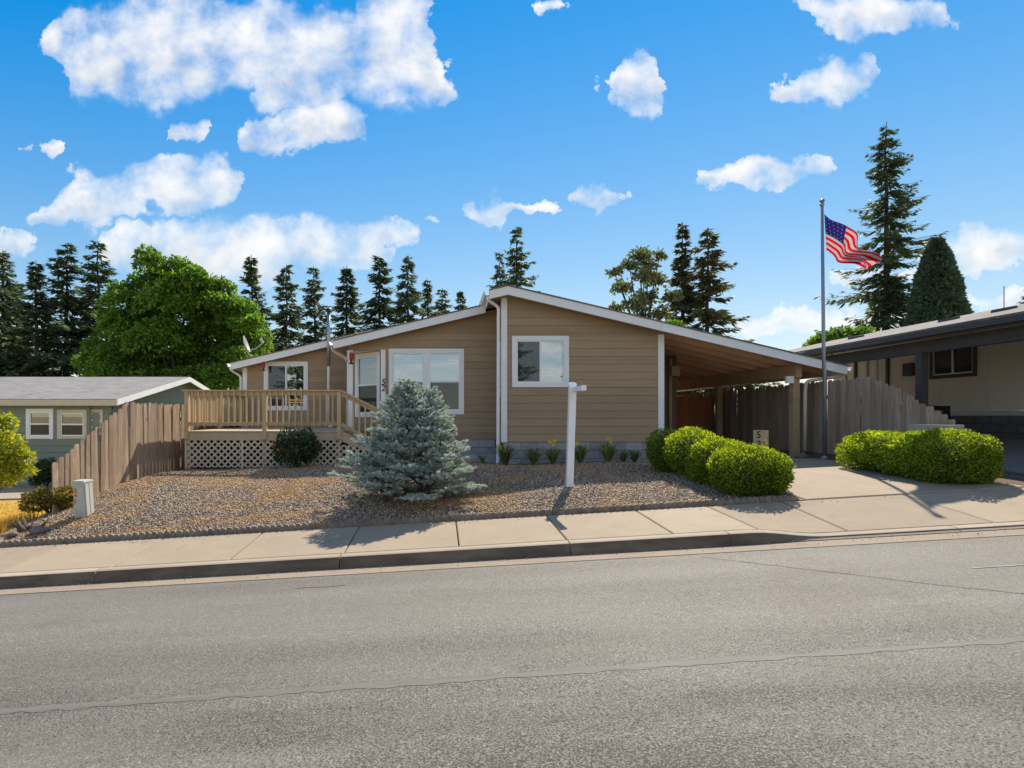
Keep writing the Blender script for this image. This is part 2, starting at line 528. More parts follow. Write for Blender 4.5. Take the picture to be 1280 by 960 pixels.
VINYL = M('white_vinyl', (.86, .86, .86), (.83, .83, .83), rough=.35, scale=3, dirt=(.6, .57, .5), dirtscale=3.5, dirtamt=.25)
BLOCK = M('concrete_block', (0.390, 0.383, 0.375), (0.300, 0.295, 0.292), rough=.9, scale=7, bump=.5, bscale=60, objvar=.14)
MORTAR = M('mortar', (.17, .165, .16), rough=.95, scale=12)
DECKW = M('tan_deck_paint', (0.540, 0.385, 0.209), (0.472, 0.331, 0.176), rough=.6, scale=3, stretch=(2, 2, .6), bump=.15, bscale=30, objvar=.06)
DECKB = M('taupe_deck_paint', (0.495, 0.390, 0.255), (0.435, 0.338, 0.217), rough=.6, scale=3, bump=.12, bscale=30, objvar=.05)
LATT = M('lattice_paint', (.66, .56, .42), (.58, .49, .36), rough=.65, scale=6, objvar=.05)
FENCE = M('weathered_cedar', (.40, .29, .20), (.235, .16, .105), rough=.9, scale=5, stretch=(6, 6, .55), bump=.6, bscale=12, objvar=.24, dirt=(.52, .43, .33), dirtscale=2.5, dirtamt=.5)
FENCEG = M('grey_cedar', (.42, .315, .235), (.25, .185, .14), rough=.9, scale=5, stretch=(6, 6, .55), bump=.6, bscale=12, objvar=.2, dirt=(.48, .40, .33), dirtscale=2.5, dirtamt=.4)
REDC = M('red_cedar', (.62, .22, .11), (.42, .14, .07), rough=.8, scale=5, stretch=(6, 6, .5), bump=.4, bscale=12, objvar=.14)
CARW = M('carport_lumber', (0.442, 0.305, 0.182), (0.338, 0.227, 0.130), rough=.75, scale=4, bump=.3, bscale=20, objvar=.08)
CARD = M('carport_decking', (.74, .46, .33), (.62, .38, .265), rough=.8, scale=3, stretch=(.5, 3, 1), bump=.2, objvar=.1)
SHEDW = M('shed_wall', (.20, .115, .09), (.15, .09, .07), rough=.8, scale=3)
METAL = M('galvanised_pipe', (.42, .43, .45), (.33, .34, .36), rough=.35, metal=.75, scale=8)
DARKM = M('dark_metal', (.035, .035, .038), rough=.5, scale=8)
POLE = M('flagpole_metal', (.30, .32, .36), (.25, .27, .31), rough=.4, metal=.6, scale=6)
GOLD = M('finial', (.30, .27, .18), rough=.4, metal=.5)
BLACK = M('black_paint', (.02, .02, .02), rough=.6)
REDG = M('red_feeder', (.45, .035, .03), (.32, .02, .02), rough=.3)
DISH = M('dish_grey', (.50, .50, .49), (.44, .44, .43), rough=.5)
BLIND = M('blind_slats', (.74, .75, .76), rough=.6)
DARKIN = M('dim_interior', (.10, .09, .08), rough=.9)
UTIL = M('utility_green', (.50, .505, .45), (.45, .455, .40), rough=.5, scale=3, dirt=(.30, .29, .24), dirtscale=3, dirtamt=.4)
ORANGE = M('orange_decal', (.62, .16, .03), rough=.6)
TEAL = M('sage_siding', (.215, .255, .205), (.185, .225, .18), rough=.6, scale=1.5, objvar=.05)
CREAM = M('cream_trim', (.62, .55, .40), (.56, .50, .36), rough=.6)
SHING = shingle_mat('grey_shingles', (.30, .275, .25), (.19, .18, .175))
SHINGR = shingle_mat('brown_shingles', (.215, .185, .158), (.115, .10, .088), rot=(0, 0, R(90)))
CHAR = M('charcoal_trim', (.075, .07, .07), (.06, .056, .056), rough=.6)
BEIGE = M('beige_panel', (.78, .70, .61), (.72, .645, .56), rough=.7, scale=1.5, objvar=.03)
BEIGE2 = M('beige_skirt', (.66, .63, .60), (.60, .57, .54), rough=.7)
DBLOCK = M('dark_block', (.17, .165, .16), (.13, .125, .12), rough=.9, scale=6, objvar=.12)
GROUND = M('dry_ground', (.38, .29, .15), (.27, .23, .11), rough=.95, scale=.5, bump=.4)
LAWN = M('dry_lawn', (.62, .40, .10), (.42, .33, .08), rough=.95, scale=2.5, bump=.6, bscale=60)
BARK = M('bark', (.10, .075, .055), (.055, .042, .033), rough=.95, scale=6, stretch=(4, 4, .6), bump=.8, bscale=10)
DRIFT = M('old_stump', (.13, .09, .065), (.045, .032, .024), rough=.9, scale=9, stretch=(1, 1, .4), bump=.8, bscale=20)
ROCK = M('rock', (.20, .165, .14), (.12, .10, .09), rough=.9, scale=8, bump=.6)
BOARDW = M('painted_board', (.40, .31, .22), (.32, .25, .17), rough=.7, scale=6)
BARKCHIP = M('bark_bed', (.15, .10, .075), (.09, .06, .045), rough=.95, scale=22, bump=.9, bscale=50)
WIRE = M('copper_wire', (.30, .17, .08), rough=.5, metal=.4)

# ------------------------------------------------------------------ mesh helpers
class MB:
    def __init__(s):
        s.v = []; s.f = []
    def add(s, vs, fs):
        o = len(s.v)
        s.v += [tuple(map(float, p)) for p in vs]
        s.f += [tuple(i + o for i in f) for f in fs]
        return s
    def hexa(s, b, t):
        """bottom quad b (ccw from above), top quad t"""
        return s.add(list(b) + list(t), [(3, 2, 1, 0), (4, 5, 6, 7), (0, 1, 5, 4), (1, 2, 6, 5), (2, 3, 7, 6), (3, 0, 4, 7)])
    def box(s, x0, x1, y0, y1, z0, z1):
        return s.hexa([(x0, y0, z0), (x1, y0, z0), (x1, y1, z0), (x0, y1, z0)], [(x0, y0, z1), (x1, y0, z1), (x1, y1, z1), (x0, y1, z1)])
    def beam(s, p0, p1, w, h, up=(0, 0, 1)):
        p0 = Vector(p0); p1 = Vector(p1)
        d = (p1 - p0).normalized()
        up = Vector(up)
        side = d.cross(up)
        if side.length < 1e-5:
            side = d.cross(Vector((0, 1, 0)))
        side.normalize()
        u = side.cross(d).normalized()
        a, b = side * (w / 2), u * (h / 2)
        return s.hexa([p0 - a - b, p0 + a - b, p1 + a - b, p1 - a - b], [p0 - a + b, p0 + a + b, p1 + a + b, p1 - a + b])
    def tube(s, pts, r, n=8, cap=True):
        pts = [Vector(p) for p in pts]
        rs = r if isinstance(r, (list, tuple)) else [r] * len(pts)
        vs = []; fs = []
        prev = None
        for i, p in enumerate(pts):
            d = (pts[min(i + 1, len(pts) - 1)] - pts[max(i - 1, 0)]).normalized()
            if prev is None:
                a = d.orthogonal().normalized()
            else:
                a = (prev - d * prev.dot(d)).normalized()
            prev = a
            b = d.cross(a)
            for k in range(n):
                t = 2 * math.pi * k / n
                vs.append(p + (a * math.cos(t) + b * math.sin(t)) * rs[i])
        for i in range(len(pts) - 1):
            for k in range(n):
                k2 = (k + 1) % n
                fs.append((i * n + k, i * n + k2, (i + 1) * n + k2, (i + 1) * n + k))
        if cap:
            fs.append(tuple(range(n - 1, -1, -1)))
            fs.append(tuple((len(pts) - 1) * n + k for k in range(n)))
        return s.add(vs, fs)
    def lathe(s, c, prof, n=12):
        c = Vector(c)
        vs = []; fs = []
        for (r, z) in prof:
            for k in range(n):
                t = 2 * math.pi * k / n
                vs.append((c.x + r * math.cos(t), c.y + r * math.sin(t), c.z + z))
        for i in range(len(prof) - 1):
            for k in range(n):
                k2 = (k + 1) % n
                fs.append((i * n + k, i * n + k2, (i + 1) * n + k2, (i + 1) * n + k))
        fs.append(tuple(range(n - 1, -1, -1)))
        fs.append(tuple((len(prof) - 1) * n + k for k in range(n)))
        return s.add(vs, fs)
    def prism(s, front, back):
        """two matching polygons"""
        n = len(front)
        fs = [tuple(range(n)), tuple(range(2 * n - 1, n - 1, -1))]
        for i in range(n):
            j = (i + 1) % n
            fs.append((j, i, n + i, n + j))
        return s.add(list(front) + list(back), fs)
    def mesh(s, name, mat, smooth=False):
        me = bpy.data.meshes.new(name)
        me.from_pydata(s.v, [], s.f)
        me.materials.append(mat)
        if smooth:
            me.polygons.foreach_set('use_smooth', [True] * len(me.polygons))
        me.update()
        return me

def np_mesh(name, V, Fq, mat, smooth=False):
    """V (n,3), Fq (m,k) same-size polygons"""
    me = bpy.data.meshes.new(name)
    V = np.ascontiguousarray(V, np.float32); Fq = np.ascontiguousarray(Fq, np.int32)
    k = Fq.shape[1]
    me.vertices.add(len(V)); me.vertices.foreach_set('co', V.ravel())
    me.loops.add(Fq.size); me.loops.foreach_set('vertex_index', Fq.ravel())
    me.polygons.add(len(Fq))
    me.polygons.foreach_set('loop_start', np.arange(0, Fq.size, k, dtype=np.int32))
    if smooth:
        me.polygons.foreach_set('use_smooth', np.ones(len(Fq), bool))
    me.materials.append(mat)
    me.update(calc_edges=True)
    return me

WL = {}
def thing(name, label, cat, loc=(0, 0, 0), group=None):
    o = bpy.data.objects.new(name, None)
    o.empty_display_size = .2
    COL.objects.link(o)
    o.location = loc
    o['label'] = label; o['category'] = cat
    if group:
        o['group'] = group
    WL[o.name] = Vector(loc)
    return o

def link(name, me, parent=None, loc=None):
    o = bpy.data.objects.new(name, me)
    COL.objects.link(o)
    if parent is not None:
        o.parent = parent
        o.location = loc if loc is not None else -WL.get(parent.name, Vector((0, 0, 0)))
    elif loc is not None:
        o.location = loc
    WL[o.name] = Vector((0, 0, 0))
    return o

def part(name, mb, mat, parent, smooth=False):
    return link(name, mb.mesh(name, mat, smooth), parent)

def tag(o, label, cat, group=None):
    o['label'] = label; o['category'] = cat
    if group:
        o['group'] = group
    return o

def struct(name, me):
    o = link(name, me)
    o['kind'] = 'structure'
    return o

def place(name, me, parent, loc, rot=(0, 0, 0), scale=(1, 1, 1)):
    """shared-mesh piece at a world place under a parent"""
    o = bpy.data.objects.new(name, me)
    COL.objects.link(o)
    o.parent = parent
    o.location = Vector(loc) - WL.get(parent.name, Vector((0, 0, 0)))
    o.rotation_euler = rot
    o.scale = scale
    return o

def copy_tree(o, loc, rotz=0, scale=(1, 1, 1), label=None, group=None, cat=None):
    c = o.copy(); COL.objects.link(c)
    c.location = loc; c.rotation_euler = (0, 0, rotz); c.scale = scale
    if label: c['label'] = label
    if group: c['group'] = group
    if cat: c['category'] = cat
    for ch in o.children:
        d = ch.copy(); COL.objects.link(d); d.parent = c
    return c

def text_mesh(s, size, mat, ext=.004, shear=0.0):
    cu = bpy.data.curves.new('txt', 'FONT')
    cu.body = s; cu.size = size; cu.extrude = ext; cu.shear = shear
    cu.align_x = 'CENTER'; cu.align_y = 'CENTER'
    ob = bpy.data.objects.new('txt', cu)
    COL.objects.link(ob)
    dg = bpy.context.evaluated_depsgraph_get()
    me = bpy.data.meshes.new_from_object(ob.evaluated_get(dg))
    bpy.data.objects.remove(ob); bpy.data.curves.remove(cu)
    me.materials.clear(); me.materials.append(mat)
    return me

def grid_mesh(name, xs, ys, zf, mat):
    X, Y = np.meshgrid(xs, ys)
    V = np.stack([X, Y, zf(X, Y)], -1).reshape(-1, 3)
    nx, ny = len(xs), len(ys)
    i = np.arange(nx - 1)[None, :] + nx * np.arange(ny - 1)[:, None]
    Fq = np.stack([i, i + 1, i + nx + 1, i + nx], -1).reshape(-1, 4)
    return np_mesh(name, V, Fq, mat, True)

# ------------------------------------------------------------------ ground, road, kerb, sidewalk, driveway
def gz(X, Y):
    t = terrain(X, np.maximum(Y, YS)) - .05
    return np.where(Y < YS - .01, street_z(X) - .12, t)
xs = np.concatenate([[-3000, -800, -250, -90], np.arange(-60, -14, 3.0), np.arange(-14, 14, .5), np.arange(14, 61, 3.0), [90, 250, 800, 3000]])
ys = np.concatenate([[-3000, -600, -120, -40, -15, -6, 0, 5, 7.7, 7.85], np.arange(8.1, 13, .3), np.arange(13, 40, 2.0), [60, 120, 400, 1200, 4000]])
struct('ground', grid_mesh('ground', xs, ys, gz, GROUND))

def road_z(X, Y):
    return street_z(X) + .012 * np.clip(6.02 - Y, 0, 4.6) - .012 * np.clip(1.4 - Y, 0, 6)
road = struct('road', grid_mesh('road', np.arange(-60, 60.1, 1.0), np.array([-4.9, -3, -1, 0, 1.4, 2.5, 3.5, 4.5, 5.5, 6.04]), road_z, ASPHALT))

def strip(name, pts, w, mat, seed, dz=.004, wob=.02):
    rnd = random.Random(seed)
    vs = []; fs = []
    for i, (x, y) in enumerate(pts):
        ww = w * rnd.uniform(.55, 1.25)
        oy = rnd.uniform(-wob, wob)
        for s in (-1, 1):
            yy = y + oy + s * ww / 2
            vs.append((x, yy, float(road_z(x, yy)) + dz))
    for i in range(len(pts) - 1):
        fs.append((2 * i, 2 * i + 2, 2 * i + 3, 2 * i + 1))
    me = bpy.data.meshes.new(name); me.from_pydata(vs, [], fs); me.materials.append(mat); me.update()
    return link(name, me, road, (0, 0, 0))

def lin(x0, y0, x1, y1, n):
    return [(x0 + (x1 - x0) * i / n, y0 + (y1 - y0) * i / n) for i in range(n + 1)]
strip('tar_seam', lin(-14, 3.05, 16, 3.85, 420), .075, TAR, 2, .002, .007)
strip('crack', lin(2.75, 5.9, 4.1, 4.62, 22) + lin(4.2, 4.52, 5.3, 3.65, 18), .012, CRACK, 3, .004, .012)
strip('faded_paint_line', lin(4.75, 5.0, 9.5, 5.06, 60), .03, PAINT, 4, .004, .006)
strip('patch_mark', lin(-1.45, 5.62, -.95, 5.63, 8), .03, TAR, 5, .004, .01)

# gutter pan
def prof_strip(name, prof, x0, x1, mat, nx, zf=None, parent=None, struct_=True):
    """profile [(y,z)...] swept along X; z relative to the street grade"""
    mb = MB()
    vs = []; fs = []
    n = len(prof if prof else zf(x0))
    for i in range(nx + 1):
        x = x0 + (x1 - x0) * i / nx
        p = zf(x) if zf else prof
        for (y, z) in p:
            vs.append((x, y, float(street_z(x)) + z))
    for i in range(nx):
        for k in range(n):
            k2 = (k + 1) % n
            fs.append((i * n + k, i * n + k2, (i + 1) * n + k2, (i + 1) * n + k))
    fs.append(tuple(range(n))); fs.append(tuple(nx * n + k for k in range(n - 1, -1, -1)))
    mb.add(vs, fs)
    me = mb.mesh(name, mat)
    bm_fix(me)
    if parent is not None:
        return link(name, me, parent, (0, 0, 0))
    return struct(name, me)

import bmesh
def bm_fix(me):
    bm = bmesh.new(); bm.from_mesh(me)
    bmesh.ops.recalc_face_normals(bm, faces=bm.faces)
    bm.to_mesh(me); bm.free()

DX0, DX1 = 4.42, 9.2          # dropped kerb
def drop(x):
    a = min(max((x - 3.55) / (DX0 - 3.55), 0), 1)
    b = min(max((x - DX1) / .9, 0), 1)
    a = a * a * (3 - 2 * a)
    return a * (1 - b)
def curb_h(x):
    return .118 - .09 * drop(x)
prof_strip('gutter', [(6.02, -.10), (6.02, .006), (6.33, -.012), (6.36, -.10)], -40, 40, GUTC, 80)
curb = None
edges = [-40, -30, -20, -14, -11.2, -8.4, -6.6, -3.92, -1.14, 1.48, 3.3, 5.9, 8.6, 11.4, 14.2, 20, 30, 40]
for a, b in zip(edges[:-1], edges[1:]):
    def zf(x):
        h = curb_h(x)
        e = min(.03, h * .6)
        return [(6.335, -.10), (6.335, -.005), (6.335 + .035, h - e), (6.335 + .035 + e * .4, h - e * .3), (6.335 + .035 + e * 1.2, h), (6.50, h + .003), (6.50, -.10)]
    nm = 'curb'
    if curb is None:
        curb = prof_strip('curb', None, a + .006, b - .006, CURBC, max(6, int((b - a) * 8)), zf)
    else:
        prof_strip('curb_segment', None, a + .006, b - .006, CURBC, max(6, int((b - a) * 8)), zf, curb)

def walk_z(x, y):
    t = (y - 6.50) / (YS - 6.50)
    h = curb_h(x) + .003
    return float(street_z(x)) + h + (.18 - h) * t

def slab(x0, x1, y0, y1, zf, nx=3, ny=3, th=.12, g=.007, ch=.012):
    """concrete slab with chamfered edges whose top follows zf"""
    x0 += g; x1 -= g; y0 += g; y1 -= g
    xs = [x0, x0 + ch] + [x0 + ch + (x1 - x0 - 2 * ch) * i / nx for i in range(1, nx)] + [x1 - ch, x1]
    ys = [y0, y0 + ch] + [y0 + ch + (y1 - y0 - 2 * ch) * i / ny for i in range(1, ny)] + [y1 - ch, y1]
    vs = []; fs = []
    W = len(xs); H = len(ys)
    for j, y in enumerate(ys):
        for i, x in enumerate(xs):
            e = i in (0, W - 1) or j in (0, H - 1)
            vs.append((x, y, zf(x, y) - (ch * .8 if e else 0)))
    for j in range(H - 1):
        for i in range(W - 1):
            a = j * W + i
            fs.append((a, a + 1, a + W + 1, a + W))
    ring = [i for i in range(W)] + [j * W + W - 1 for j in range(1, H)] + [(H - 1) * W + i for i in range(W - 2, -1, -1)] + [j * W for j in range(H - 2, 0, -1)]
    o = len(vs)
    for r in ring:
        v = vs[r]; vs.append((v[0], v[1], v[2] - th))
    n = len(ring)
    for k in range(n):
        k2 = (k + 1) % n
        fs.append((ring[k2], ring[k], o + k, o + k2))
    return MB().add(vs, fs)

CRACKBED = M('joint_dirt', (.07, .058, .045), (.05, .04, .03), rough=1)
sw = struct('sidewalk', grid_mesh('sidewalk', np.arange(-40, 40.1, .5), np.array([6.49, 7.1, YS + .0]), lambda X, Y: np.vectorize(walk_z)(X, Y) - .035, CRACKBED))
j = [-40, -34, -28, -22, -17.2, -14.5, -11.86, -10.52, -9.18, -7.84, -6.5, -5.16, -3.82, -2.46, -1.12, .22, 1.48, 2.72, 3.71, 4.75, 6.45, 8.2, 9.6, 10.94, 12.3, 15, 20, 26, 33, 40]
for a, b in zip(j[:-1], j[1:]):
    part('slab', slab(a, b, 6.505, YS, walk_z, max(3, int((b - a) * 5)), 3), CONC, sw)
dz = lambda x, y: tz(x, y) + .012
dw = struct('driveway', grid_mesh('driveway', np.arange(5.1, 8.25, .31), np.arange(YS + .005, 20.1, .41), lambda X, Y: terrain(X, Y) - .03, CRACKBED))
for a, b in [(YS, 12.75), (12.75, 17.4)]:
    part('slab', slab(5.1, 8.2, a, b, dz, 6, 10), CONC, dw)

# gravel yard
xs = np.concatenate([np.arange(-6.55, 5.05, .12), [5.1]])
ys = np.arange(YS + .03, 14.2, .12)
def yl(Y):      # left limit of the gravel
    return -6.5 + .45 * np.clip((9.4 - Y) / 1.6, 0, 1)
gy = grid_mesh('gravel_yard', xs, ys, lambda X, Y: terrain(X, Y), GRAVEL)
struct('gravel_yard', gy)
bx = grid_mesh('bark_bed', np.arange(8.22, 8.75, .1), np.arange(YS + .05, 14, .2), lambda X, Y: terrain(X, Y) + .01, BARKCHIP)
struct('bark_bed', bx)
struct('neighbour_lawn', grid_mesh('neighbour_lawn', np.arange(-40, -6.3, .35), np.arange(YS + .02, 13.31, .3),
                                   lambda X, Y: terrain(X, Y) - .012 - .02 * (X > yl(Y) - .15), LAWN))
part('slab', slab(-40, -7.0, 13.35, 15.5, lambda x, y: tz(x, y) + .02, 40, 3), CONC,
     struct('neighbour_path', grid_mesh('neighbour_path', np.arange(-40, -6.9, 1.0), np.array([13.33, 15.52]), lambda X, Y: terrain(X, Y) - .03, CRACKBED)))
NDRV = concrete('neighbour_concrete', (.20, .195, .19), (.16, .155, .15), (.11, .105, .10))
part('slab', slab(9.0, 12.9, YS, 22, lambda x, y: tz(x, y) + .012, 8, 20), NDRV,
     struct('neighbour_driveway', grid_mesh('neighbour_driveway', np.arange(9.0, 12.95, .39), np.arange(YS + .01, 22.1, .7), lambda X, Y: terrain(X, Y) - .03, CRACKBED)))

# loose gravel stones on the yard
def stones(n, seed):
    rng = np.random.default_rng(seed)
    X = rng.uniform(-6.5, 5.05, n)
    Y = YS + .06 + (rng.random(n) ** 1.25) * 5.2
    keep = X > yl(Y)
    X, Y = X[keep], Y[keep]
    n = len(X)
    Z = terrain(X, Y)
    base = np.array([[1, 0, 0], [0, 1, 0], [-1, 0, 0], [0, -1, 0], [0, 0, 1], [0, 0, -1]], float)
    s = rng.uniform(.006, .015, (n, 1, 1)) * rng.uniform(.65, 1.3, (n, 1, 3))
    V = base[None] * s * rng.uniform(.7, 1.25, (n, 6, 1))
    # random rotation via axis-angle
    ax = rng.normal(size=(n, 3)); ax /= np.linalg.norm(ax, axis=1, keepdims=True)
    an = rng.uniform(0, 6.28, n)[:, None, None]
    k = ax[:, None, :]
    V = V * np.cos(an) + np.cross(np.broadcast_to(k, V.shape), V) * np.sin(an) + k * (k * V).sum(-1, keepdims=True) * (1 - np.cos(an))
    V += np.stack([X, Y, Z + .006], -1)[:, None, :]
    T = np.array([[0, 1, 4], [1, 2, 4], [2, 3, 4], [3, 0, 4], [1, 0, 5], [2, 1, 5], [3, 2, 5], [0, 3, 5]])
    Fq = (T[None] + 6 * np.arange(n)[:, None, None]).reshape(-1, 3)
    o = link('gravel', np_mesh('gravel', V.reshape(-1, 3), Fq, STONE))
    o['kind'] = 'stuff'
    tag(o, 'loose grey brown landscape gravel covering the front yard', 'gravel')
stones(95000, 7)

def grit(n, seed):
    rng = np.random.default_rng(seed)
    X = rng.uniform(-7.5, 9, n)
    kind = rng.random(n)
    Y = np.where(kind < .55, 6.33 - np.abs(rng.normal(0, .09, n)), 7.80 - np.abs(rng.normal(0, .13, n)))
    Z = np.where(Y < 6.4, street_z(X) - .002, [walk_z(float(a), float(b)) for a, b in zip(X, np.maximum(Y, 6.51))])
    base = np.array([[1, 0, 0], [0, 1, 0], [-1, 0, 0], [0, -1, 0], [0, 0, .7], [0, 0, -.7]], float)
    V = base[None] * rng.uniform(.003, .009, (n, 1, 1)) * rng.uniform(.6, 1.4, (n, 6, 1)) + np.stack([X, Y, Z + .004], -1)[:, None, :]
    T = np.array([[0, 1, 4], [1, 2, 4], [2, 3, 4], [3, 0, 4], [1, 0, 5], [2, 1, 5], [3, 2, 5], [0, 3, 5]])
    o = link('grit', np_mesh('grit', V.reshape(-1, 3), (T[None] + 6 * np.arange(n)[:, None, None]).reshape(-1, 3), STONE))
    o['kind'] = 'stuff'
    tag(o, 'loose grit lying in the gutter and along the sidewalk edge', 'grit')
grit(1000, 15)

# scalloped edging
ed = thing('garden_edging', 'low scalloped concrete edging between gravel yard and sidewalk', 'edging', (-1, YS + .03, 0))
EDGC = M('edging_concrete', (.27, .225, .175), (.15, .12, .09), rough=.9, scale=14, bump=.4, objvar=.12)
def scallop_mesh(w=.086):
    n = 7
    f = [(-w / 2, 0, -.05)] + [(w / 2 * math.cos(math.pi - math.pi * i / n), 0, .034 + .042 * math.sin(math.pi * i / n)) for i in range(n + 1)] + [(w / 2, 0, -.05)]
    f = f[::-1]
    mb = MB().prism([(x, -.022, z) for x, y, z in f], [(x, .022, z) for x, y, z in f])
    me = mb.mesh('scallop', EDGC); bm_fix(me)
    return me
scm = scallop_mesh()
rnd = random.Random(5)
x = -6.35
while x < 4.95:
    yy = YS + .035 + rnd.uniform(-.004, .004)
    place('scallop', scm, ed, (x, yy, tz(x, yy) + rnd.uniform(-.004, .004)), (rnd.uniform(-.05, .05), -math.atan(G), rnd.uniform(-.04, .04)))
    x += .0875

# ------------------------------------------------------------------ siding walls
def clip_poly(poly, a, b, c):
    """keep a*u + b*z <= c"""
    out = []
    for i in range(len(poly)):
        p, q = poly[i], poly[(i + 1) % len(poly)]
        dp, dq = a * p[0] + b * p[1] - c, a * q[0] + b * q[1] - c
        if dp <= 0: out.append(p)
        if dp * dq < 0:
            t = dp / (dp - dq)
            out.append((p[0] + (q[0] - p[0]) * t, p[1] + (q[1] - p[1]) * t))
    return out

def siding(parent, org, du, nrm, u0, u1, z0, z1, mat, step=.178, clips=(), holes=(), name='siding_board', phase=None, lap=.016, backdepth=.05):
    """lap boards as separate pieces; holes = (ua,ub,za,zb) window openings"""
    org = Vector(org); du = Vector(du); nrm = Vector(nrm)
    base = z0 if phase is None else phase
    k = math.floor((z0 - base) / step + 1e-6)
    n = 0
    while base + k * step < z1 - .01:
        za, zb = max(z0, base + k * step), min(z1, base + (k + 1) * step)
        zlo = base + k * step
        k += 1
        segs = [(u0, u1, za, zb)]
        for (ha, hb, hc, hd) in holes:
            new = []
            for (a, b, c, d) in segs:
                if hd <= c or hc >= d or hb <= a or ha >= b:
                    new.append((a, b, c, d)); continue
                if c < hc: new.append((a, b, c, hc))
                if d > hd: new.append((a, b, hd, d))
                cc, dd = max(c, hc), min(d, hd)
                if a < ha: new.append((a, ha, cc, dd))
                if b > hb: new.append((hb, b, cc, dd))
            segs = new
        for (a, b, c, d) in segs:
            poly = [(a, c), (b, c), (b, d), (a, d)]
            for cl in clips:
                poly = clip_poly(poly, *cl)
                if len(poly) < 3: break
            if len(poly) < 3: continue
            def P(u, z, off):
                return org + du * u + nrm * off + Vector((0, 0, z))
            fr = [P(u, z, lap * (1 - .8 * (z - zlo) / step)) for u, z in poly]
            bk = [P(u, z, -backdepth) for u, z in poly]
            mb = MB().prism(fr, bk)
            me = mb.mesh(name, mat); bm_fix(me)
            link(name, me, parent, -WL.get(parent.name, Vector((0, 0, 0))))
            n += 1
    return n

def window(parent, org, du, nrm, u0, u1, z0, z1, trim=.10, split='V', blinds=True, screens=(), tmat=None, nsash=None, proud=.028, curtain=False):
    """trim boards, sash frame, panes, blinds; opening inside u0..u1, z0..z1 (outer trim edges are the arguments)"""
    org = Vector(org); du = Vector(du); nrm = Vector(nrm)
    tmat = tmat or WHITE
    def bx(mb, a, b, c, d, o0, o1):
        P = lambda u, z, o: org + du * u + nrm * o + Vector((0, 0, z))
        mb.hexa([P(a, c, o1), P(b, c, o1), P(b, c, o0), P(a, c, o0)], [P(a, d, o1), P(b, d, o1), P(b, d, o0), P(a, d, o0)])
        return mb
    off = -WL.get(parent.name, Vector((0, 0, 0)))
    def mk(nm, mb, mat, par, o):
        me = mb.mesh(nm, mat); bm_fix(me)
        return link(nm, me, par, o)
    fr = MB()
    bx(fr, u0, u0 + trim, z0, z1, -.06, proud); bx(fr, u1 - trim, u1, z0, z1, -.06, proud)
    bx(fr, u0 + trim, u1 - trim, z1 - trim, z1, -.06, proud - .002); bx(fr, u0 + trim, u1 - trim, z0, z0 + trim, -.06, proud - .002)
    w = mk('window', fr, tmat, parent, off)
    a, b, c, d = u0 + trim, u1 - trim, z0 + trim, z1 - trim
    t = .032
    sf = MB()
    bx(sf, a, a + t, c, d, -.065, .012); bx(sf, b - t, b, c, d, -.065, .012)
    bx(sf, a + t, b - t, c, c + t, -.065, .011); bx(sf, a + t, b - t, d - t, d, -.065, .011)
    panes = []
    if split == 'V':
        m = (a + b) / 2
        bx(sf, m - .022, m + .022, c + t, d - t, -.064, .010)
        panes = [(a + t, m - .022, c + t, d - t), (m + .022, b - t, c + t, d - t)]
    elif split == 'H':
        m = (c + d) / 2
        bx(sf, a + t, b - t, m - .022, m + .022, -.064, .010)
        panes = [(a + t, b - t, m + .022, d - t), (a + t, b - t, c + t, m - .022)]
    elif split == '2H':
        m = (c + d) / 2; q = (a + b) / 2; g = .10
        bx(sf, q - g, q + g, c + t, d - t, -.064, .020)
        bx(sf, a + t, q - g, m - .022, m + .022, -.063, .010); bx(sf, q + g, b - t, m - .022, m + .022, -.063, .010)
        panes = [(a + t, q - g, m + .022, d - t), (q + g, b - t, m + .022, d - t), (a + t, q - g, c + t, m - .022), (q + g, b - t, c + t, m - .022)]
    else:
        panes = [(a + t, b - t, c + t, d - t)]
    mk('frame', sf, VINYL, w, (0, 0, 0))
    for i, (pa, pb, pc, pd) in enumerate(panes):
        mk('pane', bx(MB(), pa, pb, pc, pd, -.022, -.016), GLASS, w, (0, 0, 0))
        if i in screens:
            P = lambda u, z, o: org + du * u + nrm * o + Vector((0, 0, z))
            mb = MB().add([P(pa, pc, -.004), P(pb, pc, -.004), P(pb, pd, -.004), P(pa, pd, -.004)], [(0, 1, 2, 3)])
            mk('insect_screen', mb, SCREEN, w, (0, 0, 0))
    if blinds:
        bl = MB()
        z = c + t
        while z < d - t:
            P = lambda u, zz, o: org + du * u + nrm * o + Vector((0, 0, zz))
            bl.add([P(a + t, z, -.075), P(b - t, z, -.075), P(b - t, z + .034, -.105), P(a + t, z + .034, -.105)], [(0, 1, 2, 3)])
            z += .042
        mk('blinds', bl, BLIND, w, (0, 0, 0))
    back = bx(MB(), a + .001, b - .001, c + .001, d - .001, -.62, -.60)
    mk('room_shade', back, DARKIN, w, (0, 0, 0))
    return w

# ------------------------------------------------------------------ the tan house
Y1, Y2, Y3 = 12.84, 14.04, 16.70        # the three staggered fronts
XA, XB, XC, XD = -5.85, -2.27, 1.43, 5.10
ZF = 1.06                                # bottom of siding
S = .2365                                # roof pitch
ZR, XR = 4.585, 1.52                     # ridge (roof top)
house = thing('house', 'tan lap-sided single-storey house with white trim and attached carport', 'house', (2, 15, .55))

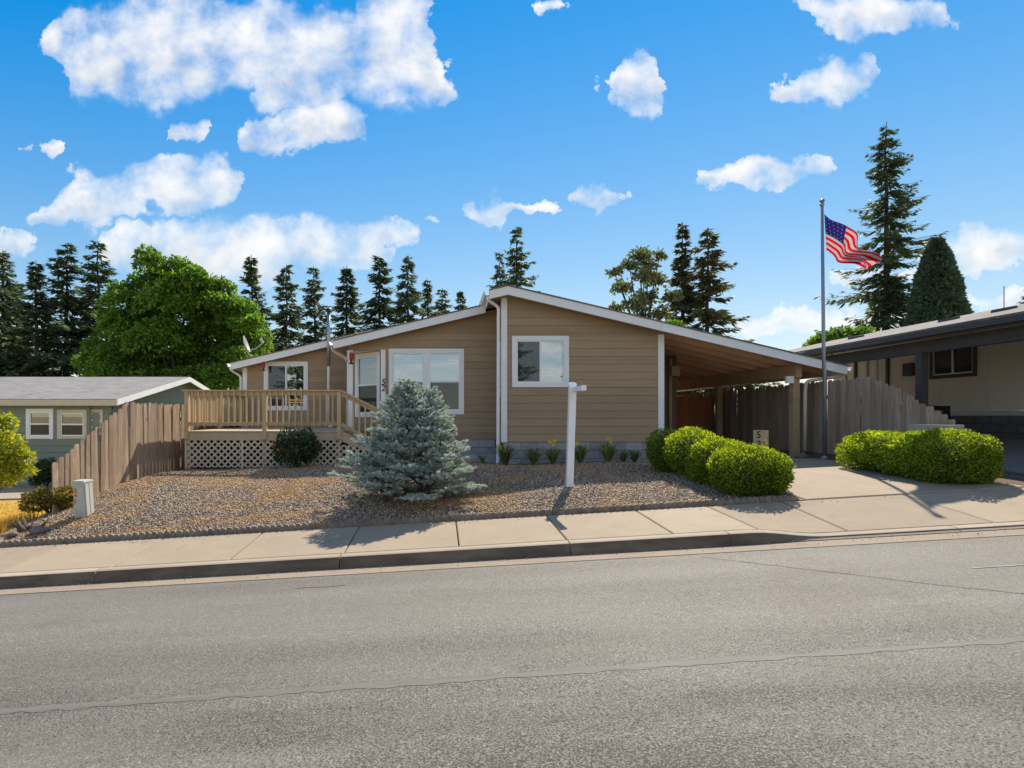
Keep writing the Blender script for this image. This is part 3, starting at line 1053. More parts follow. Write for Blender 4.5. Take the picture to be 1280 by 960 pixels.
def roof1(x): return ZR - S * abs(x - XR)
def roof2(x): return 4.39 + S * (x - 1.05)        # second unit, tucked below the ridge eave
def roof3(x): return 4.20 + S * (x + 2.0)          # rear left unit (left slope)
TH = .20
w1 = part('front_wall', MB().box(XC + .05, XD - .05, Y1 + .06, Y1 + .10, ZF - .45, ZF + .02), MORTAR, house)
clip1 = [(S, 1, ZR + S * XR - TH - .01), (-S, 1, ZR - S * XR - TH - .01)]
win1 = (at(640, 0, Y1).x, at(711, 0, Y1).x, at(0, 484, Y1).z, at(0, 420, Y1).z)
def inner(w, t=.02):
    return (w[0] + t, w[1] - t, w[2] + t, w[3] - t)
siding(w1, (0, Y1, 0), (1, 0, 0), (0, -1, 0), XC, XD, ZF, 4.5, SIDING, clips=clip1, holes=[inner(win1)])
window(house, (0, Y1, 0), (1, 0, 0), (0, -1, 0), *win1, split='V', screens=(0,))
# left return of the front unit
w1s = part('return_wall', MB().box(XC + .07, XC + .10, Y1 + .12, Y2, ZF - .45, ZF + .02), MORTAR, house)
win1s = (.30, .88, 2.10, 3.42)
siding(w1s, (XC, Y1, 0), (0, 1, 0), (-1, 0, 0), .0, Y2 - Y1, ZF, 4.30, SIDING, holes=[inner(win1s)])
window(house, (XC, Y1, 0), (0, 1, 0), (-1, 0, 0), *win1s, split='H', blinds=True)
# second front with chamfered corner
w2 = part('front_wall', MB().box(-1.35, XC - .02, Y2 + .06, Y2 + .10, ZF - .45, ZF + .02), MORTAR, house)
clip2 = [(-S, 1, roof2(0) - TH - .01)]
ZCH = 3.30
XK = -1.42
win2 = (at(486, 0, Y2).x, at(580, 0, Y2).x, at(0, 518, Y2).z, at(0, 436, Y2).z)
siding(w2, (0, Y2, 0), (1, 0, 0), (0, -1, 0), XK, XC - .018, ZF, ZCH, SIDING, holes=[inner(win2)])
siding(w2, (0, Y2, 0), (1, 0, 0), (0, -1, 0), XB, XC - .018, ZCH, 4.5, SIDING, clips=clip2, phase=ZF)
part('soffit', MB().add([(XB, Y2 + .01, ZCH), (XK, Y2 + .01, ZCH), (XB, Y2 + .86, ZCH)], [(0, 1, 2)]), WHITE, house)
window(house, (0, Y2, 0), (1, 0, 0), (0, -1, 0), *win2, split='2H', screens=(2, 3))
c45 = math.sqrt(.5)
w2c = part('corner_wall', MB().beam((XK + .03, Y2 + .09, ZF - .2), (XB + .06, Y2 + .90, ZF - .2), .03, .45), MORTAR, house)
clen = math.hypot(XK - XB, .85)
cw = (.05, clen - .12, 1.62, 3.285)
cdu = Vector((XB - XK, .85, 0)).normalized() * -1
siding(w2c, (XB, Y2 + .85, 0), (-cdu * -1), (-c45, -c45, 0), 0, clen, ZF, ZCH, SIDING, holes=[inner(cw)])
window(house, (XB, Y2 + .85, 0), (-cdu * -1), (-c45, -c45, 0), *cw, split='H', screens=(1,))
# number board with the house number
nb = part('trim_board', MB().box(XK - .06, XK + .055, Y2 - .035, Y2 + .02, 1.45, ZCH + .01), WHITE, house)
for ch, py in (('5', 478.0), ('2', 485.5)):
    o = link('house_number', text_mesh(ch, .22, BLACK, .006, .18), nb, (XK + .0, Y2 - .043, EYE - (py - CY) * Y2 / F))
    o.rotation_euler = (R(90), 0, 0)
part('corner_post', MB().box(XB - .06, XB + .085, Y2 - .02, Y2 + .10, .62, ZCH), WHITE, house)
# side of second unit towards the deck, rear-left front
w2s = part('side_wall', MB().box(XB + .06, XB + .10, Y2 + .86, Y3, ZF - .45, ZF + .02), MORTAR, house)
siding(w2s, (XB, Y3, 0), (0, -1, 0), (-1, 0, 0), 0, Y3 - Y2 - .86, ZF, 3.9, SIDING, clips=[])
w3 = part('front_wall', MB().box(XA + .05, XB, Y3 + .06, Y3 + .10, ZF - .45, ZF + .02), MORTAR, house)
clip3 = [(-S, 1, roof3(0) - TH - .01)]
win3 = (at(330, 0, Y3).x, at(385, 0, Y3).x, at(0, 513, Y3).z, at(0, 452, Y3).z)
siding(w3, (0, Y3, 0), (1, 0, 0), (0, -1, 0), XA, XB - .018, ZF, 4.6, SIDING, clips=clip3, holes=[inner(win3)])
window(house, (0, Y3, 0), (1, 0, 0), (0, -1, 0), *win3, split='V', blinds=False, screens=(0,))
# closing walls
YB = 23.5
def lapwall(name, x, ya, yb, z0, z1, nx):
    mb = MB()
    k = 0
    while z0 + k * .178 < z1:
        a, b = z0 + k * .178, min(z1, z0 + (k + 1) * .178)
        mb.hexa([(x + .01 - .01 * 0, ya, a), (x + nx * .016 + .01, ya, a), (x + nx * .016 + .01, yb, a), (x + .01, yb, a)] if nx > 0 else
                [(x + nx * .016, ya, a), (x + .01, ya, a), (x + .01, yb, a), (x + nx * .016, yb, a)],
                [(x + .01, ya, b), (x + nx * .003 + .011, ya, b), (x + nx * .003 + .011, yb, b), (x + .01, yb, b)] if nx > 0 else
                [(x + nx * .003, ya, b), (x + .01, ya, b), (x + .01, yb, b), (x + nx * .003, yb, b)])
        k += 1
    return part(name, mb, SIDING, house)
lapwall('side_wall', XA, Y3 + .02, YB, ZF, roof3(XA) - TH, -1)
lapwall('side_wall', XD - .03, Y1 + .02, YB, ZF, roof1(XD) - TH, 1)
bw = MB().prism([(XA, YB, ZF), (XD, YB, ZF), (XD, YB, 3.5), (XR, YB, 4.3), (XA, YB, 3.0)], [(XA, YB + .05, ZF), (XD, YB + .05, ZF), (XD, YB + .05, 3.5), (XR, YB + .05, 4.3), (XA, YB + .05, 3.0)])
part('back_wall', bw, SIDING, house)
part('floor', MB().box(XA + .1, XD - .1, Y3 + .1, YB, ZF - .1, ZF - .02).box(XB + .1, XD - .1, Y2 + .9, Y3 + .1, ZF - .1, ZF - .02).box(XC + .12, XD - .1, Y1 + .12, Y2 + .9, ZF - .1, ZF - .02), DARKIN, house)

# trim boards
tr = WHITE
part('corner_board', MB().box(XC - .03, XC + .105, Y1 - .030, Y1 + .02, ZF - .01, roof1(XC) - TH), tr, house)
part('corner_board', MB().box(XD - .105, XD + .03, Y1 - .030, Y1 + .02, ZF - .30, roof1(XD) - TH - .02), tr, house)
part('corner_board', MB().box(XA - .03, XA + .105, Y3 - .030, Y3 + .02, ZF - .01, roof3(XA) - TH), tr, house)

# foundation blocks, each one its own piece
def blocks(x0, x1, y, z0, z1, mat=BLOCK, bw_=.40, bh=.195, par=None):
    f = part('foundation', MB().box(x0, x1, y + .025, y + .20, z0, z1 - .006), MORTAR, par or house)
    off = -WL.get((par or house).name, Vector((0, 0, 0)))
    row = 0
    z = z1
    while z > z0 + .02:
        za = max(z0, z - bh + .008)
        x = x0 - (bw_ / 2 if row % 2 else 0)
        while x < x1 - .03:
            a, b = max(x0, x) + .004, min(x1, x + bw_) - .004
            if b - a > .04:
                part('block', MB().box(a, b, y + random.uniform(0, .004), y + .03, za, z - .004), mat, f)
            x += bw_
        z -= bh
        row += 1
blocks(XC + .02, XD, Y1 + .01, .50, ZF)
blocks(XK, XC - .02, Y2 + .01, .50, ZF)
part('footing_ledge', MB().box(-.35, XC + .2, Y1 + .35, Y2 + .01, .48, .72), M('ledge_concrete', (.36, .36, .35), rough=.9, scale=6), house)

# roofs
ROOFM = SHINGR
YF1, YF2, YF3 = Y1 - .33, Y2 - .30, Y3 - .32
def roof_slab(name, x0, x1, zf, ya, yb, mat, th=.03, drop=0.0):
    mb = MB()
    a, b = zf(x0) - drop, zf(x1) - drop
    mb.hexa([(x0, ya, a - th), (x1, ya, b - th), (x1, yb, b - th), (x0, yb, a - th)], [(x0, ya, a), (x1, ya, b), (x1, yb, b), (x0, yb, a)])
    return part(name, mb, mat, house)
XE1, XE9 = 1.10, 9.10
def rake(x0, x1, zf, y, nm='fascia', h=.20, d=.03, dz=-.02):
    mb = MB()
    a, b = zf(x0) + dz, zf(x1) + dz
    mb.hexa([(x0, y, a - h), (x1, y, b - h), (x1, y + d, b - h), (x0, y + d, a - h)], [(x0, y, a), (x1, y, b), (x1, y + d, b), (x0, y + d, a)])
    return part(nm, mb, WHITE, house)
roof_slab('roof', XE1, XR, roof1, YF1 - .02, YB + .4, ROOFM)
roof_slab('roof', XR, XE9 + .03, roof1, YF1 - .02, YB + .4, ROOFM)
roof_slab('roof', -2.62, 1.30, roof2, YF2 - .02, YB + .3, ROOFM)
roof_slab('roof', -6.12, -2.0, roof3, YF3 - .02, YB + .3, ROOFM)
roof_slab('roof', -2.0, -1.0, lambda x: roof3(-2.0) - S * (x + 2.0), YF3 - .02, YB + .3, ROOFM)
rake(XE1, XR, roof1, YF1)
rake(XR, 4.95, roof1, YF1); rake(4.953, XE9, roof1, YF1)
rake(-2.62, -.5, roof2, YF2); rake(-.498, 1.12, roof2, YF2)
rake(-6.12, -2.0, roof3, YF3)
rake(-2.0, -1.1, lambda x: roof3(-2.0) - S * (x + 2.0), YF3)
# soffits and eave fascias
def soffit(x0, x1, zf, ya, yb, mat=SIDING):
    mb = MB()
    a, b = zf(x0) - TH - .0, zf(x1) - TH - .0
    mb.hexa([(x0, ya, a - .012), (x1, ya, b - .012), (x1, yb, b - .012), (x0, yb, a - .012)], [(x0, ya, a), (x1, ya, b), (x1, yb, b), (x0, yb, a)])
    return part('soffit', mb, mat, house)
soffit(XE1 + .02, XR, roof1, YF1 + .03, YB)
soffit(XR, XD + .02, roof1, YF1 + .03, YB)
soffit(-2.60, XC, roof2, YF2 + .03, YB)
soffit(-6.10, XB, roof3, YF3 + .03, YB)
def eave(x, z, ya, yb, sgn):
    """K-style gutter on an eave running in depth"""
    g = MB()
    prof = [(0, -.11), (0, 0), (sgn * .012, 0), (sgn * .012, -.095), (sgn * .075, -.095), (sgn * .105, -.005), (sgn * .12, -.005), (sgn * .095, -.11)]
    g.prism([(x + a, ya, z + b) for a, b in prof], [(x + a, yb, z + b) for a, b in prof])
    me = g.mesh('gutter', WHITE); bm_fix(me)
    return link('gutter', me, house, -WL[house.name])
part('eave_board', MB().box(XE1 - .0, XE1 + .025, YF1 + .035, YB, roof1(XE1) - .22, roof1(XE1) - .032), WHITE, house)
eave(XE1 - .002, roof1(XE1) - .03, YF1 + .01, YB, -1)
eave(XE9 + .002, roof1(XE9) - .035, YF1 + .01, YB, 1)
part('eave_board', MB().box(XE9 - .025, XE9, YF1 + .035, YB, roof1(XE9) - .22, roof1(XE9) - .032), WHITE, house)
eave(-2.622, roof2(-2.62) - .03, YF2 + .01, Y3 - .4, -1)
eave(-6.122, roof3(-6.12) - .03, YF3 + .01, YB, -1)
def pipe(name, pts, r, mat, parent, n=8):
    out = []
    pts = [Vector(p) for p in pts]
    for i, p in enumerate(pts):
        if 0 < i < len(pts) - 1:
            a = (pts[i - 1] - p); b = (pts[i + 1] - p)
            q = min(.09, a.length * .45, b.length * .45)
            p0 = p + a.normalized() * q; p1 = p + b.normalized() * q
            for t in (0, .33, .67, 1):
                out.append(p0 * (1 - t) ** 2 + p * 2 * t * (1 - t) + p1 * t ** 2)
        else:
            out.append(p)
    return part(name, MB().tube(out, r, n), mat, parent, True)
z = roof1(XE1) - .13
pipe('downspout', [(XE1 - .03, YF1 + .07, z), (XE1 - .02, YF1 + .09, z - .10), (XC - .09, Y1 - .04, z - .22), (XC - .10, Y1 - .06, z - .5), (XC - .11, Y1 - .06, .66), (XC - .14, Y1 - .30, .60)], .036, WHITE, house)
z = roof2(-2.62) - .13
pipe('downspout', [(-2.68, YF2 + .06, z), (-2.66, YF2 + .08, z - .12), (-2.36, Y2 - .04, z - .30), (-2.33, Y2 - .03, 3.02)], .034, CREAM, house)
part('bracket', MB().box(XB - .07, XB + .04, Y2 - .05, Y2 + .02, 3.38, 3.62), CREAM, house)
z = roof3(-6.12) - .13
pipe('downspout', [(-6.17, YF3 + .06, z), (-6.15, YF3 + .08, z - .10), (XA - .08, Y3 - .03, z - .26), (XA - .08, Y3 - .06, 1.35)], .034, WHITE, house)
# vent stack
vx = at(411, 0, Y3 - .38).x
vy = Y3 - .40
pipe('vent_pipe', [(vx, vy, 1.36), (vx, vy, at(0, 405, vy).z)], .042, WHITE, house, 10)
pv = pipe('vent_pipe', [(vx, vy, at(0, 458, vy).z), (vx, vy, at(0, 391, vy).z)], .050, METAL, house, 10)
part('vent_cap', MB().lathe((vx, vy, at(0, 391, vy).z), [(.05, -.02), (.055, .02), (.10, .03), (.10, .06), (.05, .065), (.05, .09), (.09, .10), (.04, .14)], 12), DARKM, house)
part('vent_elbow', MB().tube([(vx, vy, 1.35), (vx + .12, vy, 1.37), (vx + .13, vy, 1.5)], .05, 8), WHITE, house, True)

# carport
CXB = 8.16
part('carport_beam', MB().box(CXB - .07, CXB + .07, Y1 - .10, 20.6, 2.53, roof1(CXB) - TH - .002), CARW, house)
for yy in (Y1 + .05, 16.4, 20.2):
    p = MB().box(CXB - .075, CXB + .075, yy - .075, yy + .075, tz(CXB, yy) - .02, 2.53)
    part('carport_post', p, CARW, house)
yy = Y1 - .22
while yy < 20.6:
    mb = MB()
    a, b = roof1(XD + .03) - .055, roof1(XE9 - .03) - .055
    hh = .14
    mb.hexa([(XD + .03, yy, a - hh), (XE9 - .03, yy, b - hh), (XE9 - .03, yy + .045, b - hh), (XD + .03, yy + .045, a - hh)], [(XD + .03, yy, a), (XE9 - .03, yy, b), (XE9 - .03, yy + .045, b), (XD + .03, yy + .045, a)])
    part('rafter', mb, CARD, house)
    yy += .61
roof_slab('roof_decking', XD + .03, XE9 - .03, roof1, YF1 + .035, 20.9, CARD, .018, .034)
# store room at the back of the carport
shed = part('store_room', MB().box(XD + .02, 6.25, 14.8, 17.6, .66, roof1(6.25) - .21), SHEDW, house)
shx = at(838, 0, 14.75).x
pipe('conduit', [(shx, 14.76, .68), (shx, 14.76, 3.16)], .05, CARW, house)
part('meter_box', MB().box(shx - .02, shx + .20, 14.62, 14.74, at(0, 470, 14.7).z, at(0, 458, 14.7).z), CARW, house)
part('junction_box', MB().box(CXB - .24, CXB - .08, Y1 - .06, Y1 + .02, 2.40, 2.56), WHITE, house)
pipe('downspout', [(XE9 + .03, Y1 - .2, roof1(XE9) - .14), (XE9 - .05, Y1 - .2, roof1(XE9) - .24), (CXB + .17, Y1 - .1, 2.44), (CXB + .15, Y1 - .1, 2.2), (CXB + .15, Y1 - .1, .86)], .038, CREAM, house)

# satellite dish on the roof edge
dp = Vector((at(315, 0, 16.6).x, 16.8, 0)); dp.z = roof3(dp.x) - .005
dish = thing('satellite_dish', 'small grey satellite dish on the lower edge of the tan roof', 'dish', dp)
part('mast', MB().tube([dp, dp + Vector((-.16, -.05, .16)), dp + Vector((-.20, -.08, .36))], .022, 8), DISH, dish, True)
mb = MB()
rings = []
ctr = dp + Vector((-.20, -.08, .46)); ax = Vector((.93, .10, .32)).normalized()
a_ = ax.orthogonal().normalized(); b_ = ax.cross(a_)
vs = [ctr - ax * .07]; fs = []
for i in range(1, 6):
    r = .26 * i / 5
    for k in range(18):
        t = 2 * math.pi * k / 18
        vs.append(ctr + (a_ * math.cos(t) + b_ * math.sin(t)) * r - ax * .07 * (1 - (i / 5) ** 2))
for k in range(18):
    fs.append((0, 1 + k, 1 + (k + 1) % 18))
for i in range(4):
    for k in range(18):
        fs.append((1 + i * 18 + k, 1 + (i + 1) * 18 + k, 1 + (i + 1) * 18 + (k + 1) % 18, 1 + i * 18 + (k + 1) % 18))
part('reflector', MB().add(vs, fs), DISH, dish, True)
part('feed_arm', MB().tube([ctr - ax * .05 - Vector((0, 0, .22)), ctr + ax * .30 - Vector((0, 0, .24)), ctr + ax * .46 - Vector((0, 0, .14))], .016, 6), DISH, dish, True)
part('feed_horn', MB().beam(ctr + ax * .50 - Vector((0, 0, .14)), ctr + ax * .42 - Vector((0, 0, -.03)), .07, .07), DISH, dish)

# ------------------------------------------------------------------ deck
YD = 12.84
DXa, DXb = at(231, 0, YD).x, at(427, 0, YD).x
ZD = 1.31
deck = thing('deck', 'raised tan painted wooden deck with railing and lattice skirt', 'deck', (-4, 14.5, .45))
n = 0
yb_ = YD - .02
while yb_ < Y3 - .16:
    part('floor_board', MB().box(DXa - .02, DXb + .03, yb_, yb_ + .133, ZD - .035, ZD), DECKB, deck)
    yb_ += .14
part('rim_board', MB().box(DXa, DXb + .02, YD, YD + .04, 1.09, ZD - .037), DECKB, deck)
part('rim_board', MB().box(DXa, DXa + .04, YD + .042, Y3 - .04, 1.09, ZD - .037), DECKB, deck)
part('rim_board', MB().box(DXb - .02, DXb + .02, YD + .042, Y2 - .06, 1.09, ZD - .037), DECKB, deck)
for px_ in (DXa + .05, (DXa + DXb) / 2, DXb - .08):
    part('footing_post', MB().box(px_ - .045, px_ + .045, YD + .06, YD + .15, tz(px_, YD) - .03, 1.09), DECKB, deck)
ZT = 2.25
PX = [at(p, 0, YD).x for p in (234, 331, 424)]
for p in PX:
    part('post', MB().box(p - .045, p + .045, YD - .045, YD + .045, 1.12, ZT - .03), DECKW, deck)
part('post', MB().box(DXa + .01, DXa + .10, Y3 - .25, Y3 - .16, ZD, ZT - .03), DECKW, deck)
part('post', MB().box(DXa + .01, DXa + .10, 14.7, 14.79, ZD, ZT - .03), DECKW, deck)
part('cap_rail', MB().box(DXa - .05, PX[2] + .05, YD - .07, YD + .07, ZT - .035, ZT), DECKW, deck)
part('cap_rail', MB().box(DXa - .035, DXa + .105, YD + .072, Y3 - .04, ZT - .035, ZT), DECKW, deck)
for a, b in ((PX[0], PX[1]), (PX[1], PX[2])):
    part('top_rail', MB().box(a + .046, b - .046, YD - .018, YD + .018, ZT - .125, ZT - .037), DECKW, deck)
    part('bottom_rail', MB().box(a + .046, b - .046, YD - .018, YD + .018, 1.43, 1.515), DECKW, deck)
    k = int(round((b - a) / .1376))
    for i in range(1, k):
        xx = a + (b - a) * i / k
        part('baluster', MB().box(xx - .018, xx + .018, YD - .056, YD - .02, 1.42, ZT - .037), DECKW, deck)
for a, b in ((YD + .045, 14.70), (14.79, Y3 - .25)):
    part('top_rail', MB().box(DXa + .04, DXa + .07, a, b, ZT - .125, ZT - .037), DECKW, deck)
    part('bottom_rail', MB().box(DXa + .04, DXa + .07, a, b, 1.43, 1.515), DECKW, deck)
    k = int(round((b - a) / .1376))
    for i in range(1, k):
        y_ = a + (b - a) * i / k
        part('baluster', MB().box(DXa + .002, DXa + .038, y_ - .018, y_ + .018, 1.42, ZT - .037), DECKW, deck)
# lattice skirt
def lattice(xa, xb, y, za, ztop):
    sp = .152; w = .038
    c45_ = math.sqrt(.5)
    for s in (1, -1):
        off_y = y if s > 0 else y + .008
        k0 = int((xa - 2) / sp); k1 = int((xb + 2) / sp)
        for k in range(k0, k1):
            c = k * sp
            # strip along x - s*z = c
            poly = [(xa - 3, -3), (xb + 3, -3), (xb + 3, 5), (xa - 3, 5)]
            hw = w / 2 / c45_
            poly = clip_poly(poly, 1, -s, c + hw); poly = clip_poly(poly, -1, s, -(c - hw))
            poly = clip_poly(poly, -1, 0, -xa); poly = clip_poly(poly, 1, 0, xb)
            poly = clip_poly(poly, 0, -1, -za)
            poly = clip_poly(poly, 0, 1, ztop(0)) if not callable(ztop) or True else poly
            if len(poly) < 3: continue
            mb = MB().prism([(p[0], off_y, p[1]) for p in poly], [(p[0], off_y + .007, p[1]) for p in poly])
            me = mb.mesh('lattice_slat', LATT); bm_fix(me)
            link('lattice_slat', me, deck, -WL[deck.name])
lattice(DXa + .03, DXb + .0, YD + .012, .47, lambda x: 1.10)
lattice(DXb + .01, DXb + .62, YD + .012, .50, lambda x: .99)
part('lattice_frame', MB().box(DXa, DXa + .035, YD - .004, YD + .03, .44, 1.09), LATT, deck)
part('lattice_frame', MB().box((PX[0] + PX[1]) / 2 + .35, (PX[0] + PX[1]) / 2 + .385, YD - .004, YD + .011, .44, 1.09), LATT, deck)
# side skirt under the left edge and a dark sheet painting in the shade beneath
part('skirt_or_shade_board', MB().box(DXa + .01, DXa + .03, YD + .05, Y3 - .1, .30, 1.085), DECKB, deck)
part('skirt_or_shade_board', MB().box(DXa + .05, DXb - .05, YD + 1.3, YD + 1.33, .40, 1.08), DARKIN, deck)
# stairs to the right, in front of the second unit
nst = 5
run, rise = .315, .16
for i in range(nst):
    x0 = DXb + .03 + run * i
    zt_ = ZD - rise * (i + 1)
    part('tread', MB().box(x0, x0 + run + .02, YD + .03, Y2 - .14, zt_ - .035, zt_), DECKB, deck)
for yy in (YD + .0, Y2 - .12):
    mb = MB()
    xa_, xb_ = DXb + .022, DXb + .03 + run * nst
    pr = [(xa_, ZD - .25), (xa_, ZD - .01), (xb_, ZD - .01 - rise * nst), (xb_, .50), (xb_ - .12, .50)]
    mb.prism([(a, yy, b) for a, b in pr], [(a, yy + .038, b) for a, b in pr])
    me = mb.mesh('stringer', DECKB); bm_fix(me)
    link('stringer', me, deck, -WL[deck.name])
slope = rise / run
xe = PX[2] + .05 + run * nst
for dz_, w_, h_, nm in ((0, .12, .035, 'cap_rail'), (-.07, .034, .085, 'top_rail'), (-.77, .034, .085, 'bottom_rail')):
    part(nm, MB().beam((PX[2] + .05, YD, ZT - .02 + dz_), (xe, YD, ZT - .02 + dz_ - slope * run * nst), w_, h_), DECKW, deck)
part('post', MB().box(xe - .05, xe + .04, YD - .045, YD + .045, .52, ZT - .04 - slope * run * nst), DECKW, deck)
k = 11
for i in range(1, k):
    xx = PX[2] + .05 + (xe - PX[2] - .1) * i / k
    zz = ZT - .05 - slope * (xx - PX[2] - .05)
    part('baluster', MB().box(xx - .018, xx + .018, YD - .056, YD - .02, zz - .78, zz - .03), DECKW, deck)

# hummingbird feeders hanging from the eaves
def feeder(px, py, Y, top_z, label, s=1.0):
    c = at(px, py, Y)
    t = thing('bird_feeder', label, 'bird feeder', c)
    part('reservoir', MB().lathe(c, [(.022 * s, -.06), (.034 * s, -.02), (.050 * s, .02), (.052 * s, .10), (.046 * s, .16), (.024 * s, .185)], 12), REDG, t, True)
    part('base_tray', MB().lathe(c - Vector((0, 0, .10 * s)), [(.03 * s, 0), (.072 * s, .010), (.072 * s, .022), (.02 * s, .045)], 12), DARKM, t, True)
    part('hanger', MB().tube([c + Vector((0, 0, .18 * s)), (c.x, c.y, top_z)], .006, 5), WIRE, t)
    return t
feeder(439.0, 450, YF2 - .02, roof2(at(438.5, 0, YF2).x) - .215, 'red hummingbird feeder hanging beside the white corner post')
feeder(329.5, 460, YF3 + .012, roof3(at(329.5, 0, YF3).x) - .215, 'small red bird feeder on a long copper hanger above the deck window', .8)

# ------------------------------------------------------------------ fences
def picket_mesh(name, mat, w=.135, t=.018):
    f = [(-w / 2, 0), (w / 2, 0), (w / 2, .97), (w / 2 - .028, 1.0), (-w / 2 + .028, 1.0), (-w / 2, .97)]
    mb = MB().prism([(-t / 2, -x, z) for x, z in f], [(t / 2, -x, z) for x, z in f])
    me = mb.mesh(name, mat); bm_fix(me)
    return me
def fence(label, X, ya, yb, topf, mat, side, seed, step=.141):
    rnd = random.Random(seed)
    t = thing('picket_fence', label, 'fence', (X, (ya + yb) / 2, tz(X, (ya + yb) / 2)))
    me = picket_mesh('picket', mat)
    y = ya
    while y < yb:
        g0 = tz(X, y) - .02
        h = topf(y) - g0 + rnd.uniform(-.02, .02)
        place('picket', me, t, (X + rnd.uniform(-.006, .006), y, g0), (rnd.uniform(-.015, .015), rnd.uniform(-.012, .012), rnd.uniform(-.05, .05)), (1, 1, h))
        y += step
    for zf_ in (.3, .78):
        pts = np.linspace(ya, yb, 8)
        for a, b in zip(pts[:-1], pts[1:]):
            za, zb = [tz(X, q) + (topf(q) - tz(X, q)) * zf_ for q in (a, b)]
            part('rail', MB().beam((X + side * .035, a, za), (X + side * .035, b, zb), .04, .085), mat, t)
    y = ya + .3
    while y < yb:
        part('fence_post', MB().box(X + side * .06, X + side * .15, y - .045, y + .045, tz(X, y) - .05, topf(y) - .12), mat, t)
        y += 2.4
    return t
def topl(y):
    return 1.93 if y > 11.3 else 1.93 - (11.3 - y) * .50
def topr(y):
    yy = [8.9, 9.15, 10.6, 11.2, 30]
    return float(np.interp(y, yy, [1.42, 1.44, 2.20, 2.43, 2.43]))
fence('weathered brown cedar fence stepping down beside the grey utility box', -6.33, 9.22, Y3 + 2, topl, FENCE, -1, 11)
fence('tall dark cedar fence beside the flagpole, stepping down behind the right hedge', 8.62, 9.15, 20.3, topr, FENCEG, 1, 12)
# gate panel closing the back of the carport
gt = thing('carport_gate', 'red brown cedar board gate across the back of the carport', 'gate', (7.4, 17.6, .7))
pmesh = picket_mesh('board', REDC, .138)
xx = 6.32
while xx < 8.5:
    place('board', pmesh, gt, (xx, 17.6 + random.uniform(-.004, .004), tz(xx, 17.6) + .04), (0, 0, R(90)), (1, 1, 2.24 - tz(xx, 17.6) - .04))
    xx += .1405
for zz in (1.0, 2.0):
    part('rail', MB().beam((6.27, 17.635, zz), (8.55, 17.635, zz), .04, .09), REDC, gt)
for xx in (6.30, 8.50):
    part('gate_post', MB().box(xx - .045, xx + .045, 17.66, 17.75, tz(xx, 17.7) - .05, 2.2), REDC, gt)

# low pale retaining blocks by the right fence end
PALEB = M('pale_block', (.46, .40, .34), (.37, .32, .27), rough=.9, scale=9, bump=.5)
for (ya, yb_, lab) in ((9.16, 9.56, 'pale concrete block at the street end of the tall dark fence'), (9.57, 9.97, 'pale concrete block behind another beside the stepped dark fence')):
    mb = MB().box(8.34, 8.575, ya, yb_, tz(8.45, 9.5) - .04, 1.50)
    tag(link('retaining_block', mb.mesh('retaining_block', PALEB)), lab, 'block')

# ------------------------------------------------------------------ flagpole, flag, sign post, utility box, number board
YP = 12.05
fp = gxz(1031, YP)
top = EYE + (520 - 256) * YP / F
pole = thing('flagpole', 'tall grey metal flagpole standing by the dark fence', 'flagpole', fp)
part('pole', MB().tube([fp - Vector((0, 0, .05)), (fp.x, fp.y, fp.z + 1.9), (fp.x - .02, fp.y, fp.z + 1.92), (fp.x - .06, fp.y, top)], [.042, .042, .036, .030], 12), POLE, pole, True)
part('truck_cap', MB().lathe((fp.x - .06, fp.y, top), [(.034, -.03), (.045, 0), (.045, .02), (.015, .04)], 12), POLE, pole)
part('finial_ball', MB().lathe((fp.x - .055, fp.y, top + .03), [(.012, 0), (.038, .02), (.05, .05), (.045, .075), (.02, .10)], 12), GOLD, pole, True)
part('base_collar', MB().lathe(fp, [(.08, -.02), (.075, .03), (.05, .06)], 12), POLE, pole)
fv = []; uvs = []
nu, nv = 44, 26
c00, c01, c10, c11 = (1031.5, 268), (1034.0, 313), (1098, 321), (1084, 339)
for i in range(nu + 1):
    s_ = i / nu
    for k in range(nv + 1):
        t_ = k / nv
        px_ = (c00[0] * (1 - t_) + c01[0] * t_) * (1 - s_) + (c10[0] * (1 - t_) + c11[0] * t_) * s_
        py_ = (c00[1] * (1 - t_) + c01[1] * t_) * (1 - s_) + (c10[1] * (1 - t_) + c11[1] * t_) * s_
        py_ += 5.5 * math.sin(math.pi * s_) * (t_ - .25) - 2.0 * math.sin(math.pi * s_) * (1 - t_)
        amp = .20 * s_ ** .8
        fold = math.sin(s_ * 9.5 + t_ * 4.2 + .6) * amp + .5 * math.sin(t_ * 9 - s_ * 5) * amp * s_ + .25 * math.sin(s_ * 19 + t_ * 7) * amp
        px_ += 1.5 * math.sin(s_ * 10 + t_ * 5) * s_
        p = at(px_, py_, YP)
        fv.append((p.x - .055 * (1 - s_) * .6, YP - .02 + fold, p.z))
        uvs.append((s_, t_))
ff = []
for i in range(nu):
    for k in range(nv):
        a = i * (nv + 1) + k
        ff.append((a, a + 1, a + nv + 2, a + nv + 1))
fm = bpy.data.meshes.new('flag'); fm.from_pydata(fv, [], ff); fm.materials.append(FLAG)
ul = fm.uv_layers.new(name='UVMap')
for lp in fm.loops:
    ul.data[lp.index].uv = uvs[lp.vertex_index]
fm.polygons.foreach_set('use_smooth', [True] * len(fm.polygons)); fm.update()
tag(link('flag', fm), 'red, white and blue striped flag with stars flying from the flagpole', 'flag')

